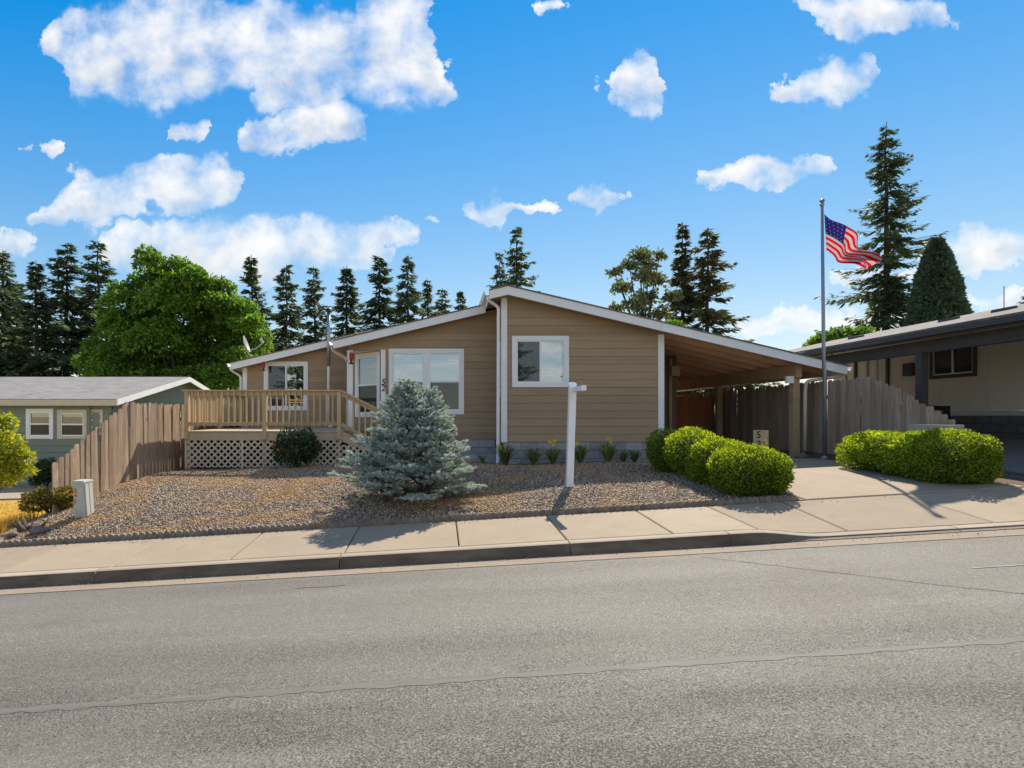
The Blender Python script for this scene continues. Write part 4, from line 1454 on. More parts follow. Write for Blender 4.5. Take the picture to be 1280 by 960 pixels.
sp = gxz(711.5, 9.22)
post = thing('sign_post', 'white wooden yard sign post with an empty short arm', 'sign post', sp)
zt_ = EYE + (520 - 480.5) * 9.22 / F
mb = MB()
tw = .055
lean = .055
mb.hexa([(sp.x - tw, sp.y - tw, sp.z - .03), (sp.x + tw, sp.y - tw, sp.z - .03), (sp.x + tw, sp.y + tw, sp.z - .03), (sp.x - tw, sp.y + tw, sp.z - .03)],
        [(sp.x - tw + lean, sp.y - tw, zt_), (sp.x + tw + lean, sp.y - tw, zt_), (sp.x + tw + lean, sp.y + tw, zt_), (sp.x - tw + lean, sp.y + tw, zt_)])
part('post', mb, VINYL, post)
part('post_cap', MB().hexa([(sp.x - .062 + lean, sp.y - .062, zt_), (sp.x + .062 + lean, sp.y - .062, zt_), (sp.x + .062 + lean, sp.y + .062, zt_), (sp.x - .062 + lean, sp.y + .062, zt_)],
                           [(sp.x - .03 + lean, sp.y - .03, zt_ + .035), (sp.x + .03 + lean, sp.y - .03, zt_ + .035), (sp.x + .03 + lean, sp.y + .03, zt_ + .035), (sp.x - .03 + lean, sp.y + .03, zt_ + .035)]), VINYL, post)
part('arm', MB().beam((sp.x + lean + .01, sp.y - .04, zt_ - .09), (sp.x + lean + .04, sp.y - .54, zt_ - .085), .07, .07), VINYL, post)
part('arm_cap', MB().beam((sp.x + lean + .04, sp.y - .537, zt_ - .085), (sp.x + lean + .042, sp.y - .56, zt_ - .085), .084, .084), VINYL, post)

ub = gxz(106, 8.78)
ut = thing('utility_pedestal', 'grey green metal utility pedestal box leaning at the fence end', 'utility box', ub)
h_ = .52
def ubox(mb, x0, x1, y0, y1, z0, z1, skew=-.035):
    return mb.hexa([(ub.x + x0, ub.y + y0, ub.z + z0), (ub.x + x1, ub.y + y0, ub.z + z0), (ub.x + x1, ub.y + y1, ub.z + z0), (ub.x + x0, ub.y + y1, ub.z + z0)],
                   [(ub.x + x0 + skew, ub.y + y0, ub.z + z1), (ub.x + x1 + skew, ub.y + y0, ub.z + z1), (ub.x + x1 + skew, ub.y + y1, ub.z + z1), (ub.x + x0 + skew, ub.y + y1, ub.z + z1)])
part('cabinet', ubox(MB(), -.085, .085, -.11, .11, -.04, h_), UTIL, ut)
part('lid', ubox(MB(), -.118, .118, -.142, .142, h_, h_ + .035, 0).__class__().hexa(
    [(ub.x - .130, ub.y - .12, ub.z + h_ + .001), (ub.x + .060, ub.y - .12, ub.z + h_ + .001), (ub.x + .060, ub.y + .12, ub.z + h_ + .001), (ub.x - .130, ub.y + .12, ub.z + h_ + .001)],
    [(ub.x - .123, ub.y - .112, ub.z + h_ + .03), (ub.x + .053, ub.y - .112, ub.z + h_ + .03), (ub.x + .053, ub.y + .112, ub.z + h_ + .03), (ub.x - .123, ub.y + .112, ub.z + h_ + .03)]), UTIL, ut)
part('side_cover', ubox(MB(), .0855, .097, -.09, -.01, .0, h_ - .02), UTIL, ut)
part('side_cover', ubox(MB(), .0855, .097, .01, .09, .0, h_ - .02), UTIL, ut)
for i, (a, b) in enumerate(((.40, .43), (.36, .39), (.30, .345), (.20, .27))):
    part('decal', MB().add([(ub.x - .07 - .035 * a / h_, ub.y - .1125, ub.z + a), (ub.x - (.025 if i < 3 else .048) - .035 * a / h_, ub.y - .1125, ub.z + a), (ub.x - (.025 if i < 3 else .048) - .035 * b / h_, ub.y - .1125, ub.z + b), (ub.x - .07 - .035 * b / h_, ub.y - .1125, ub.z + b)], [(0, 1, 2, 3)]), ORANGE, ut)

YN = 9.55
nc = at(951, 550, YN)
gb = tz(nc.x, YN) + .01
nbd = thing('number_plaque', 'small painted wooden house number plaque behind the left hedge', 'plaque', (nc.x, YN, gb))
part('board', MB().box(nc.x - .125, nc.x + .125, YN - .012, YN + .012, nc.z - .26, nc.z + .165), BOARDW, nbd)
part('stake', MB().box(nc.x - .03, nc.x + .03, YN + .013, YN + .045, gb - .02, nc.z + .05), BOARDW, nbd)
for ch, dzz in (('5', .085), ('2', -.075)):
    o = link('digit', text_mesh(ch, .17, BLACK, .003, .1), nbd, Vector((nc.x - .05, YN - .017, nc.z + dzz)) - WL[nbd.name])
    o.rotation_euler = (R(90), 0, 0)
YEL = M('yellow_petals', (.70, .48, .06), (.62, .38, .04), rough=.6)
GRNP = M('green_paint', (.12, .20, .07), rough=.6)
VIO = M('violet_paint', (.22, .13, .28), rough=.6)
for (a, b, m_) in ((.06, .0, YEL), (.085, -.05, YEL), (.045, -.04, VIO), (.075, -.10, GRNP), (.05, -.13, GRNP), (.09, -.15, VIO)):
    part('painted_flower', MB().add([(nc.x + a + .022 * math.cos(t * math.pi / 4), YN - .014, nc.z + b + .022 * math.sin(t * math.pi / 4)) for t in range(8)], [tuple(range(8))]), m_, nbd)

# ------------------------------------------------------------------ vegetation generators
def leaf_quads(P, Dir, Nrm, ln, wd, rng):
    """diamond leaves: P base, Dir along, Nrm facing"""
    D = Dir / np.linalg.norm(Dir, axis=1, keepdims=True)
    Sd = np.cross(D, Nrm); Sd /= (np.linalg.norm(Sd, axis=1, keepdims=True) + 1e-9)
    ln = ln[:, None]; wd = wd[:, None]
    a = P; b = P + D * ln * .5 + Sd * wd * .5; c = P + D * ln; d = P + D * ln * .5 - Sd * wd * .5
    V = np.stack([a, b, c, d], 1).reshape(-1, 3)
    Fq = np.arange(len(P) * 4).reshape(-1, 4)
    return V, Fq

def rand_unit(rng, n):
    v = rng.normal(size=(n, 3))
    return v / np.linalg.norm(v, axis=1, keepdims=True)

def lump(rng, k=14):
    d = rand_unit(rng, k); a = rng.uniform(.3, 1, k)
    def f(U):
        v = (np.maximum(U @ d.T, 0) ** 6 * a).sum(1)
        return np.minimum(v * (10.0 / k), 1.2)
    return f

def hedge_shrub(name, c, rx, ry, h, n, mat, seed, leaf=.041, sq=3.0, lumpy=.17):
    """clipped boxwood: dense shell of small leaves over a dark core"""
    rng = np.random.default_rng(seed)
    U = rand_unit(rng, n)
    p = sq
    rad = 1 / ((np.abs(U[:, 0]) ** p + np.abs(U[:, 1]) ** p + np.abs(U[:, 2]) ** p) ** (1 / p))
    f = lump(rng)
    rad = rad * (1 - lumpy + lumpy * 1.5 * f(U)) * (1 + .035 * np.sin(U[:, 0] * 9 + seed) * np.sin(U[:, 1] * 8 + 2 * seed) + .03 * np.sin(U[:, 2] * 11 + U[:, 0] * 6 + seed))
    dep = 1 - .32 * rng.random(n) ** 1.7 + .07 * (rng.random(n) > .94)
    S3 = np.array([rx, ry, h / 2])
    P = U * (rad * dep)[:, None] * S3
    keep = P[:, 2] > -h / 2 * 1.02
    P, U, dep = P[keep], U[keep], dep[keep]
    N_ = U / S3; N_ /= np.linalg.norm(N_, axis=1, keepdims=True)
    m = len(P)
    D = N_ * .9 + rand_unit(rng, m) * .75 + np.array([0, 0, .35])
    Nr = rand_unit(rng, m) + N_ * .5
    V, Fq = leaf_quads(P + np.array([0, 0, h / 2]), D, Nr, rng.uniform(.7, 1.35, m) * leaf, rng.uniform(.5, .75, m) * leaf, rng)
    return V, Fq

def core_mesh(rx, ry, h, sq, rng_seed, k=.80, lumpy=.10):
    rng = np.random.default_rng(rng_seed)
    rand_unit(rng, 1)
    nu_, nv_ = 20, 12
    vs = []
    for j_ in range(nv_ + 1):
        th = math.pi * j_ / nv_
        for i_ in range(nu_):
            ph = 2 * math.pi * i_ / nu_
            u = np.array([math.sin(th) * math.cos(ph), math.sin(th) * math.sin(ph), math.cos(th)])
            r = 1 / ((abs(u) ** sq).sum() ** (1 / sq)) * k
            vs.append((u[0] * r * rx, u[1] * r * ry, max(u[2] * r * h / 2, -h / 2 * .98) + h / 2))
    Fq = []
    for j_ in range(nv_):
        for i_ in range(nu_):
            a = j_ * nu_ + i_; b = j_ * nu_ + (i_ + 1) % nu_
            Fq.append((a, b, b + nu_, a + nu_))
    return np.array(vs), np.array(Fq)

BOX = LEAF('boxwood_leaf', [(.075, .135, .016), (.14, .225, .025), (.235, .325, .036), (.36, .43, .06)], .54, (1.6, 1.42, .42))
BOXI = M('boxwood_inner_shade', (.06, .08, .02), (.04, .045, .018), rough=.95, scale=20)  # dark colour of the solid core paints the shade between leaves
def boxwood(c, rx, ry, h, n, seed, label, group):
    t = thing('boxwood_shrub', label, 'shrub', c, group)
    V, Fq = hedge_shrub('foliage', c, rx, ry, h, n, BOX, seed)
    link('foliage', np_mesh('foliage', V, Fq, BOX), t, (0, 0, 0))
    V, Fq = core_mesh(rx, ry, h, 3.0, seed, .74)
    link('shade_core', np_mesh('shade_core', V, Fq, BOXI, True), t, (0, 0, 0))
    return t
LH = [((4.67, 8.47), .54, .52, .72, 15000, 'rounded boxwood at the sidewalk end of the hedge beside the gravel yard'),
      ((4.62, 9.28), .50, .48, .74, 11000, 'sunlit boxwood second from the sidewalk in the hedge beside the gravel yard'),
      ((4.56, 10.03), .48, .46, .84, 9000, 'boxwood third from the sidewalk in the hedge beside the gravel yard'),
      ((4.50, 10.75), .45, .45, .82, 8000, 'shaded boxwood nearest the house wall in the hedge beside the gravel yard')]
for i, ((x, y), a, b, h, n, lab) in enumerate(LH):
    boxwood((x, y, tz(x, y) - .03), a, b, h, n, 30 + i, lab, 'boxwoods left of the driveway')
RH = [((7.72, 8.38), .56, .46, .76, 13000, 'boxwood nearest the sidewalk in the hedge along the flagpole side of the driveway'),
      ((7.70, 8.92), .50, .44, .73, 10000, 'boxwood second from the sidewalk in the hedge along the flagpole side of the driveway'),
      ((7.70, 9.45), .48, .44, .73, 9000, 'boxwood third from the sidewalk in the hedge along the flagpole side of the driveway'),
      ((7.72, 9.95), .46, .44, .71, 8000, 'boxwood nearest the flagpole in the hedge along the driveway')]
for i, ((x, y), a, b, h, n, lab) in enumerate(RH):
    boxwood((x, y, tz(x, y) - .02), a, b, h, n, 40 + i, lab, 'boxwoods right of the driveway')

# blue spruce -------------------------------------------------------
SPR = LEAF('blue_spruce_needle', [(.19, .25, .25), (.36, .44, .42), (.56, .64, .59), (.80, .84, .76)], .34, (1.1, 1.1, .9))
def bottlebrush(P0, P1, rng, per=80, nl=.033, nw=.0085):
    """needles around many shoots (arrays of start/end points)"""
    n = len(P0)
    A = P1 - P0; Ln = np.linalg.norm(A, axis=1, keepdims=True); A = A / Ln
    t = rng.random((n, per, 1)) ** .85
    base = P0[:, None] + (P1 - P0)[:, None] * t
    rv = rng.normal(size=(n, per, 3))
    perp = rv - A[:, None] * (rv * A[:, None]).sum(-1, keepdims=True)
    perp /= np.linalg.norm(perp, axis=-1, keepdims=True)
    d = perp * .85 + A[:, None] * rng.uniform(.45, .95, (n, per, 1))
    d[..., 2] += .12
    d /= np.linalg.norm(d, axis=-1, keepdims=True)
    l = nl * rng.uniform(.75, 1.2, (n, per, 1))
    side = np.cross(d, A[:, None] + .01); side /= np.linalg.norm(side, axis=-1, keepdims=True)
    w = nw
    V = np.stack([base - side * w / 2, base + side * w / 2, base + d * l], 2).reshape(-1, 3)
    return V
def spruce():
    rng = np.random.default_rng(21)
    loc = Vector((-.50, 8.80, tz(-.50, 8.80) - .03))
    t = thing('blue_spruce', 'bushy silvery blue spruce with two leaders in the gravel yard', 'spruce', loc)
    S0, S1 = [], []
    tw = MB()
    def tree(bx_, by_, zb, H, Rr, nb, seed, zmin=0.02):
        r2 = np.random.default_rng(seed)
        top_ = np.array([bx_, by_, H])
        base_ = np.array([bx_ * .5, by_ * .5, zb])
        tw.tube([base_, (base_ + top_) / 2, top_ - np.array([0, 0, .12])], [.045, .025, .008], 6)
        for i in range(nb):
            f = (i + .5) / nb
            f = f ** .92
            z = zb + (H - zb) * (zmin + (1 - zmin) * f) * .97
            L_ = Rr * (1 - f) ** 1.0 * r2.uniform(.84, 1.15) + .05
            az = i * 2.39996 + r2.uniform(-.3, .3)
            el = .04 + .75 * f + r2.uniform(-.10, .12)
            org = base_ + (top_ - base_) * ((z - zb) / (H - zb))
            dv = np.array([math.cos(az) * math.cos(el), math.sin(az) * math.cos(el), math.sin(el)])
            end = org + dv * L_
            end[2] += .10 * L_ * (1 - f)
            tw.tube([org, end], [.012, .004], 4, False)
            hz = np.array([-math.sin(az), math.cos(az), 0.0])
            # terminal shoot
            S0.append(end - dv * .12); S1.append(end + dv * .05)
            m = int(4 + L_ * 13)
            for k in range(m):
                q = r2.uniform(.25, 1.0) if k > 2 else .9 + .03 * k
                sgn = 1 if k % 2 else -1
                p = org + (end - org) * q
                sl = (.115 + .30 * L_ * (1 - q)) * r2.uniform(.7, 1.25)
                sd = dv * r2.uniform(.55, .95) + hz * sgn * r2.uniform(.5, .95) + np.array([0, 0, r2.uniform(-.12, .28)])
                sd /= np.linalg.norm(sd)
                S0.append(p); S1.append(p + sd * sl)
                if sl > .16:
                    for kk in range(int(sl / .095)):
                        q2 = r2.uniform(.3, .9)
                        p2 = p + sd * sl * q2
                        d2 = sd * .8 + (hz * r2.choice([-1, 1]) * .7 + dv * .3) + np.array([0, 0, r2.uniform(-.1, .25)])
                        d2 /= np.linalg.norm(d2)
                        S0.append(p2); S1.append(p2 + d2 * r2.uniform(.07, .12))
    tree(-.03, 0, .02, 1.90, 1.10, 130, 1)
    tree(.34, .06, .02, 1.78, .95, 90, 2)
    tree(.62, .02, .20, 1.30, .52, 30, 3)
    tree(-.40, -.05, .12, .96, .55, 28, 4)
    tree(-.66, -.1, .03, .70, .52, 22, 5)
    # trailing leader tips
    for (x, y, z) in ((-.07, 0, 1.86), (.30, .06, 1.76)):
        S0.append(np.array([x, y, z - .22])); S1.append(np.array([x + .01, y, z + .10]))
    P0, P1 = np.array(S0), np.array(S1)
    V = bottlebrush(P0, P1, rng)
    link('needles', np_mesh('needles', V, np.arange(len(V)).reshape(-1, 3), SPR), t, (0, 0, 0))
    link('branches', tw.mesh('branches', BARK), t, (0, 0, 0))
    # inner dead twigs
    return len(P0)
nsh = spruce()
print('spruce shoots', nsh)

# conifers ------------------------------------------------------------
def conifer(H, Rr, seed, whorls, droop=.25, bare=.12, sparse=1.0, top_pow=.85, sprays=9, irregular=.25, tuft=.45, upturn=.12):
    """returns (V,F) crown in local metres and a trunk MB"""
    rng = np.random.default_rng(seed)
    tr = MB()
    pts = [(0, 0, -.3)]
    for i in range(1, 9):
        z = H * i / 8
        pts.append((rng.uniform(-.02, .02) * H * .3 * (i < 8), rng.uniform(-.02, .02) * H * .3 * (i < 8), z))
    r0 = H * .013 + .08
    tr.tube(pts, [r0 * (1 - .93 * i / 8) for i in range(9)], 7)
    px = np.array([p[0] for p in pts]); pyv = np.array([p[1] for p in pts]); pz = np.array([p[2] for p in pts])
    P, D, Nn, LN, WD = [], [], [], [], []
    z = bare * H
    bl = MB()
    while z < H * .985:
        f = (z - bare * H) / (H * (1 - bare))
        base_r = Rr * (1 - f) ** top_pow + .02 * H * .25
        nb = max(3, int(round((6 - 2 * f) * sparse)))
        a0 = rng.uniform(0, 6.28)
        for b in range(nb):
            if rng.random() < irregular * .35: continue
            az = a0 + 6.28 * b / nb + rng.uniform(-.35, .35)
            L_ = base_r * rng.uniform(1 - irregular * 1.6, 1 + irregular * .6)
            if L_ < .12: L_ = .12
            zz = z + rng.uniform(-.3, .3)
            o = np.array([np.interp(zz, pz, px), np.interp(zz, pz, pyv), zz])
            ca, sa = math.cos(az), math.sin(az)
            n_s = max(3, int(sprays * (.35 + .75 * L_ / Rr)))
            end_dz = -droop * L_ + upturn * L_
            if L_ > .25 * Rr:
                mid = o + np.array([ca * L_ * .5, sa * L_ * .5, -droop * L_ * .55])
                en = o + np.array([ca * L_, sa * L_, end_dz])
                bl.tube([o, mid, en], [.035 + .008 * L_, .02, .008], 4, False)
            for k in range(n_s):
                q = (k + rng.uniform(.2, .9)) / n_s
                q = .12 + .9 * q
                dzq = -droop * L_ * math.sin(min(q, 1) * 1.9) + upturn * L_ * q * q
                p = o + np.array([ca * L_ * q, sa * L_ * q, dzq])
                sp_ = tuft * (1.25 - .75 * q) * (.55 + .6 * L_ / Rr)
                for sgn in (-1, 1, 0):
                    for rep in range(2):
                        d = np.array([ca, sa, 0]) * rng.uniform(.4, 1.0) + np.array([-sa, ca, 0]) * sgn * rng.uniform(.6, 1.1) + np.array([0, 0, rng.uniform(-.75, .1)])
                        P.append(p + rng.normal(size=3) * .08 * sp_); D.append(d)
                        Nn.append(np.array([0, 0, 1.0]) + rng.normal(size=3) * .55)
                        LN.append(sp_ * rng.uniform(.7, 1.5)); WD.append(sp_ * rng.uniform(.22, .42))
        z += H * (1 - bare) / whorls * rng.uniform(.75, 1.25) * (1.15 - .5 * f)
    V, Fq = leaf_quads(np.array(P), np.array(D), np.array(Nn), np.array(LN), np.array(WD), rng)
    return V, Fq, tr, bl
FIR = LEAF('fir_needles', [(.046, .074, .048), (.074, .112, .066), (.110, .155, .084), (.17, .21, .11)], .3, (1.3, 1.35, .7))
FIRB = LEAF('fir_needles_warm', [(.060, .070, .040), (.090, .100, .052), (.130, .132, .066), (.175, .17, .085)], .3, (1.3, 1.25, .7))
CONE = {}
def conifer_thing(key, loc, label, rotz=0, scale=(1, 1, 1), group=None, mat=FIR, **kw):
    if key in CONE:
        return copy_tree(CONE[key], loc, rotz, scale, label, group)
    t = thing('conifer_tree', label, 'conifer', loc, group)
    t.rotation_euler = (0, 0, rotz); t.scale = scale
    V, Fq, tr, bl = conifer(**kw)
    link('crown', np_mesh('crown', V, Fq, mat), t, (0, 0, 0))
    tm = tr; tm.add(bl.v, bl.f)
    link('trunk', tm.mesh('trunk', BARK, True), t, (0, 0, 0))
    CONE[key] = t
    return t
def far(px, Y):
    x = (px - CX) * Y / F
    return (x, Y, tz(x, Y) - .2)
def hgt(py, Y, loc):
    return EYE + (CY - py) * Y / F - loc[2]
# source shapes are 18 m tall
KW = {'a': dict(H=18, Rr=4.2, seed=101, whorls=30, droop=.25, sprays=11, tuft=.86, irregular=.4, sparse=1.15, top_pow=.75),
      'b': dict(H=18, Rr=3.7, seed=102, whorls=26, droop=.15, sprays=10, tuft=.82, irregular=.5, sparse=1.1, top_pow=.68),
      'c': dict(H=18, Rr=4.8, seed=103, whorls=33, droop=.3, sprays=10, tuft=.85, irregular=.35, sparse=1.2, top_pow=.8),
      'd': dict(H=18, Rr=3.9, seed=104, whorls=24, droop=.38, sprays=11, tuft=.88, irregular=.55, sparse=1.2, top_pow=.6, upturn=.25),
      'e': dict(H=18, Rr=4.3, seed=105, whorls=29, droop=.1, sprays=11, tuft=.84, irregular=.45, sparse=1.2, top_pow=.9, upturn=.2)}
def con(px, py, Y, key, label, group, wide=1.0, rot=0):
    l = far(px, Y)
    s = hgt(py, Y, l) / 18.0
    o = conifer_thing(key, l, label, rot, (s * wide, s * wide, s), group, **KW[key])
    o.rotation_euler = (.022 * math.sin(px * 1.7), .028 * math.sin(px * 2.9 + 1), rot)
    return o
gl_ = 'dark conifers behind the sage green house'
lab_l = 'tall dark conifer rising behind the sage green house roof'
for i, (px, py, Y, k, w, r) in enumerate([(3, 311, 50, 'c', 1.1, .3), (45, 326, 48, 'e', 1.2, 1.2), (83, 304, 50, 'd', 1.15, 2.2), (121, 302, 53, 'b', 1.15, 4.0), (-40, 330, 46, 'c', 1.1, 1), (22, 352, 56, 'a', 1.2, 5)]):
    con(px, py, Y, k, lab_l, gl_, w, r)
gm = 'dark conifers in the row behind the deck roof'
lab_m = 'dark pointed conifer in the row behind the sloping deck roof'
for i, (px, py, Y, k, w, r) in enumerate([(320, 318, 58, 'e', 1.1, .5), (357, 331, 62, 'd', 1.05, 3), (395, 332, 60, 'b', 1.0, 1.5), (435, 333, 57, 'a', 1.05, 2.4), (473, 320, 56, 'd', 1.1, 5), (508, 320, 55, 'c', 1.0, 2), (537, 347, 59, 'e', 1.0, 4), (548, 360, 63, 'b', 1.2, 1)]):
    con(px, py, Y, k, lab_m, gm, w, r)
con(579, 361, 66, 'a', 'lone small conifer tip above the left roof slope', None, .8, 2)
con(627, 315, 48, 'b', 'shorter conifer of the pair behind the roof peak', None, .75, 2)
con(651, 282, 46, 'b', 'taller ragged conifer of the pair behind the roof peak', None, .9, 5.1)
con(1284, 350, 40, 'a', 'conifer behind the beige house beside the roof antenna', None, 1, 2)
# warm pair above the carport roof
l = far(853, 44); H_ = hgt(277, 44, l)
conifer_thing('w1', l, 'narrower conifer spire behind the carport roof slope', 0, (1, 1, 1), None, FIRB, H=H_, Rr=2.2, seed=120, whorls=34, sprays=10, tuft=.7, irregular=.3)
l = far(884, 42); H_ = hgt(285, 42, l)
conifer_thing('w2', l, 'broad conifer with long side boughs behind the carport roof', 0, (1, 1, 1), None, FIRB, H=H_, Rr=3.6, seed=121, whorls=27, sprays=13, tuft=.78, irregular=.55, droop=.2, upturn=.05, top_pow=.6)
# tall open fir right of the flag
l = far(1108, 46); H_ = hgt(152, 46, l)
conifer_thing('tall', l, 'very tall open fir with drooping boughs behind the flag', 0, (1, 1, 1), None, FIR, H=H_, Rr=4.1, seed=133, whorls=44, droop=.40, sprays=13, tuft=.66, irregular=.55, bare=.22, sparse=1.05, top_pow=.62, upturn=.22)
# dense rounded sequoia
def dense_cone(px, py, Y, Rr, label, seed):
    l = far(px, Y); H_ = hgt(py, Y, l)
    rng = np.random.default_rng(seed)
    n = 26000
    f = rng.random(n) ** .8
    az = rng.uniform(0, 6.28, n)
    prof = np.interp(f, [0, .12, .45, .75, .9, 1.0], [.85, 1, .93, .62, .34, .03])
    fl = lump(rng, 60)
    U = np.stack([np.cos(az), np.sin(az), (f - .5) * 2], 1); U /= np.linalg.norm(U, axis=1, keepdims=True)
    r = Rr * prof * (.74 + .40 * fl(U)) * (1 - .34 * rng.random(n) ** 2) * (1 + .08 * np.sin(f * 40 + az * 3))
    P = np.stack([np.cos(az) * r, np.sin(az) * r, f * H_ * .99 + .3], 1)
    D = np.stack([np.cos(az), np.sin(az), .3 + 0 * az], 1) + rand_unit(rng, n) * .8
    V, Fq = leaf_quads(P, D, rand_unit(rng, n), rng.uniform(.25, .55, n), rng.uniform(.15, .28, n), rng)
    t = thing('sequoia_tree', label, 'conifer', l)
    link('crown', np_mesh('crown', V, Fq, FIR2), t, (0, 0, 0))
    link('trunk', MB().tube([(0, 0, -.3), (0, 0, H_ * .5), (0, 0, H_ * .95)], [.5, .3, .05], 8).mesh('trunk', BARK), t, (0, 0, 0))
FIR2 = LEAF('sequoia_foliage', [(.05, .085, .06), (.08, .125, .082), (.115, .165, .10)], .25, (1.2, 1.3, .8))
dense_cone(1171, 305, 42, 2.0, 'dense dark rounded conical evergreen behind the beige house roof', 140)

# broadleaf trees ------------------------------------------------------
def broadleaf(name, label, loc, blobs, n, leaf, mat, seed, trunk_h, tr=.25, fill=.55, cat='tree', group=None):
    rng = np.random.default_rng(seed)
    blobs = np.array(blobs, float)           # x,y,z,r
    w = blobs[:, 3] ** 2
    idx = rng.choice(len(blobs), n, p=w / w.sum())
    B = blobs[idx]
    U = rand_unit(rng, n)
    U[:, 2] = np.where(U[:, 2] < -.35, -U[:, 2] * .6, U[:, 2])
    rad = B[:, 3] * (1 - fill * rng.random(n) ** 2.0)
    f = lump(rng, 40)
    rad *= .82 + .26 * f(U)
    P = B[:, :3] + U * rad[:, None] * np.array([1, 1, .85])
    D = U * .5 + rand_unit(rng, n) * .8 + np.array([0, 0, -.35])
    V, Fq = leaf_quads(P, D, rand_unit(rng, n) + np.array([0, 0, .8]), rng.uniform(.7, 1.4, n) * leaf, rng.uniform(.45, .8, n) * leaf, rng)
    t = thing(name, label, cat, loc, group)
    link('crown', np_mesh('crown', V, Fq, mat), t, (0, 0, 0))
    mb = MB()
    zt0 = trunk_h
    mb.tube([(0, 0, -.25), (.03, 0, zt0 * .5), (0, .02, zt0)], [tr, tr * .8, tr * .7], 8)
    for b in blobs[np.argsort(-blobs[:, 3])][:14]:
        mid = (b[0] * .45, b[1] * .45, zt0 + (b[2] - zt0) * .55)
        mb.tube([(0, 0, zt0 * .92), mid, (b[0], b[1], b[2])], [tr * .5, tr * .3, tr * .1], 5, False)
    link('trunk', mb.mesh('trunk', BARK, True), t, (0, 0, 0))
    return t
MAPLE = LEAF('maple_leaf', [(.045, .115, .018), (.09, .19, .026), (.165, .295, .04), (.27, .39, .07)], .46, (1.4, 1.4, .5))
rng = np.random.default_rng(77)
l = far(222, 36)
bl_ = []
for (px, py, r) in [(215, 335, 1.7), (190, 350, 1.5), (245, 350, 1.6), (275, 365, 1.5), (165, 375, 1.6), (300, 395, 1.5), (140, 405, 1.5), (225, 380, 2.3),
                    (180, 410, 2.0), (265, 405, 2.0), (315, 425, 1.3), (128, 440, 1.3), (215, 430, 2.4), (155, 450, 1.8), (285, 440, 1.8), (240, 455, 2.2), (185, 460, 2.0), (312, 455, 1.3), (130, 470, 1.4), (160, 478, 1.6), (195, 485, 1.7), (230, 485, 1.7), (265, 480, 1.6), (295, 480, 1.5), (322, 475, 1.2), (112, 455, 1.0), (205, 325, 1.0), (232, 330, 1.0), (262, 352, 1.0), (150, 395, 1.0), (290, 378, 1.0), (322, 410, .9)]:
    x = (px - CX) * 36 / F - l[0]; zz = EYE + (CY - (470 + (py - 470) * .88)) * 36 / F - l[2]
    bl_.append((x, rng.uniform(-2.2, 1.2), zz, r))
main = list(bl_)
bl_ = [(x, y, z, r * .84) for x, y, z, r in main] + [(x * .82, y + 2.0, 5.5 + (z - 5.5) * .86, r * .95) for x, y, z, r in main]
for (x, y, z, r) in main:
    for k in range(3):
        d = rand_unit(rng, 1)[0]; d[1] = -abs(d[1]) * .8; d[2] = abs(d[2]) * .9 - .1
        bl_.append((x + d[0] * r * .75, y + d[1] * r * .75, z + d[2] * r * .75, rng.uniform(.45, .8)))
for px in range(110, 345, 20):
    bl_.append(((px - CX) * 36 / F - l[0], rng.uniform(-1.5, 1.0), rng.uniform(1.0, 2.6), rng.uniform(1.0, 1.5)))
broadleaf('maple_tree', 'large round bright green broadleaf tree between the two houses', l, bl_, 105000, .235, MAPLE, 78, 3.0, .4, fill=.34)
LITE = LEAF('cottonwood_leaf', [(.11, .14, .075), (.17, .20, .105), (.25, .27, .14)], .4, (1.2, 1.2, .65))
l = far(803, 40)
bl_ = []
for (px, py, r) in [(800, 322, .8), (815, 330, .7), (785, 335, .7), (825, 350, .8), (780, 360, .8), (800, 350, .9), (812, 372, .9), (790, 385, .9), (835, 375, .7), (825, 395, .9), (773, 385, .6), (800, 405, 1.0), (770, 340, .5), (828, 318, .5)]:
    x = (px - CX) * 40 / F - l[0]; zz = EYE + (CY - py) * 40 / F - l[2]
    bl_.append((x, rng.uniform(-1, 1), zz, r))
broadleaf('broadleaf_tree', 'thin open broadleaf tree with sky showing through, beside the conifer spire', l, bl_, 3800, .30, LITE, 79, 4.5, .22, fill=.95)
l = far(842, 34)
broadleaf('broadleaf_tree', 'small pale green treetop peeking over the carport roof', l, [(0, 0, hgt(402, 34, l) - .5, .7), (.5, 0, hgt(408, 34, l) - .6, .6), (-.5, .2, hgt(408, 34, l) - .6, .6)], 2600, .22, MAPLE, 80, 3.5, .15)
l = far(1050, 26)
zt = hgt(412, 26, l)
broadleaf('broadleaf_tree', 'light green trailing foliage above the beige house roof end', l,
          [(-1.2, 0, zt - .75, .45), (-.8, 0, zt - .55, .5), (-.2, 0, zt - .35, .55), (.4, .1, zt - .3, .55), (1.0, 0, zt - .35, .6), (.1, .2, zt - .9, .7), (-.7, .2, zt - 1.1, .7), (1.2, .2, zt - .8, .7)], 5200, .17, MAPLE, 81, 2.0, .12)

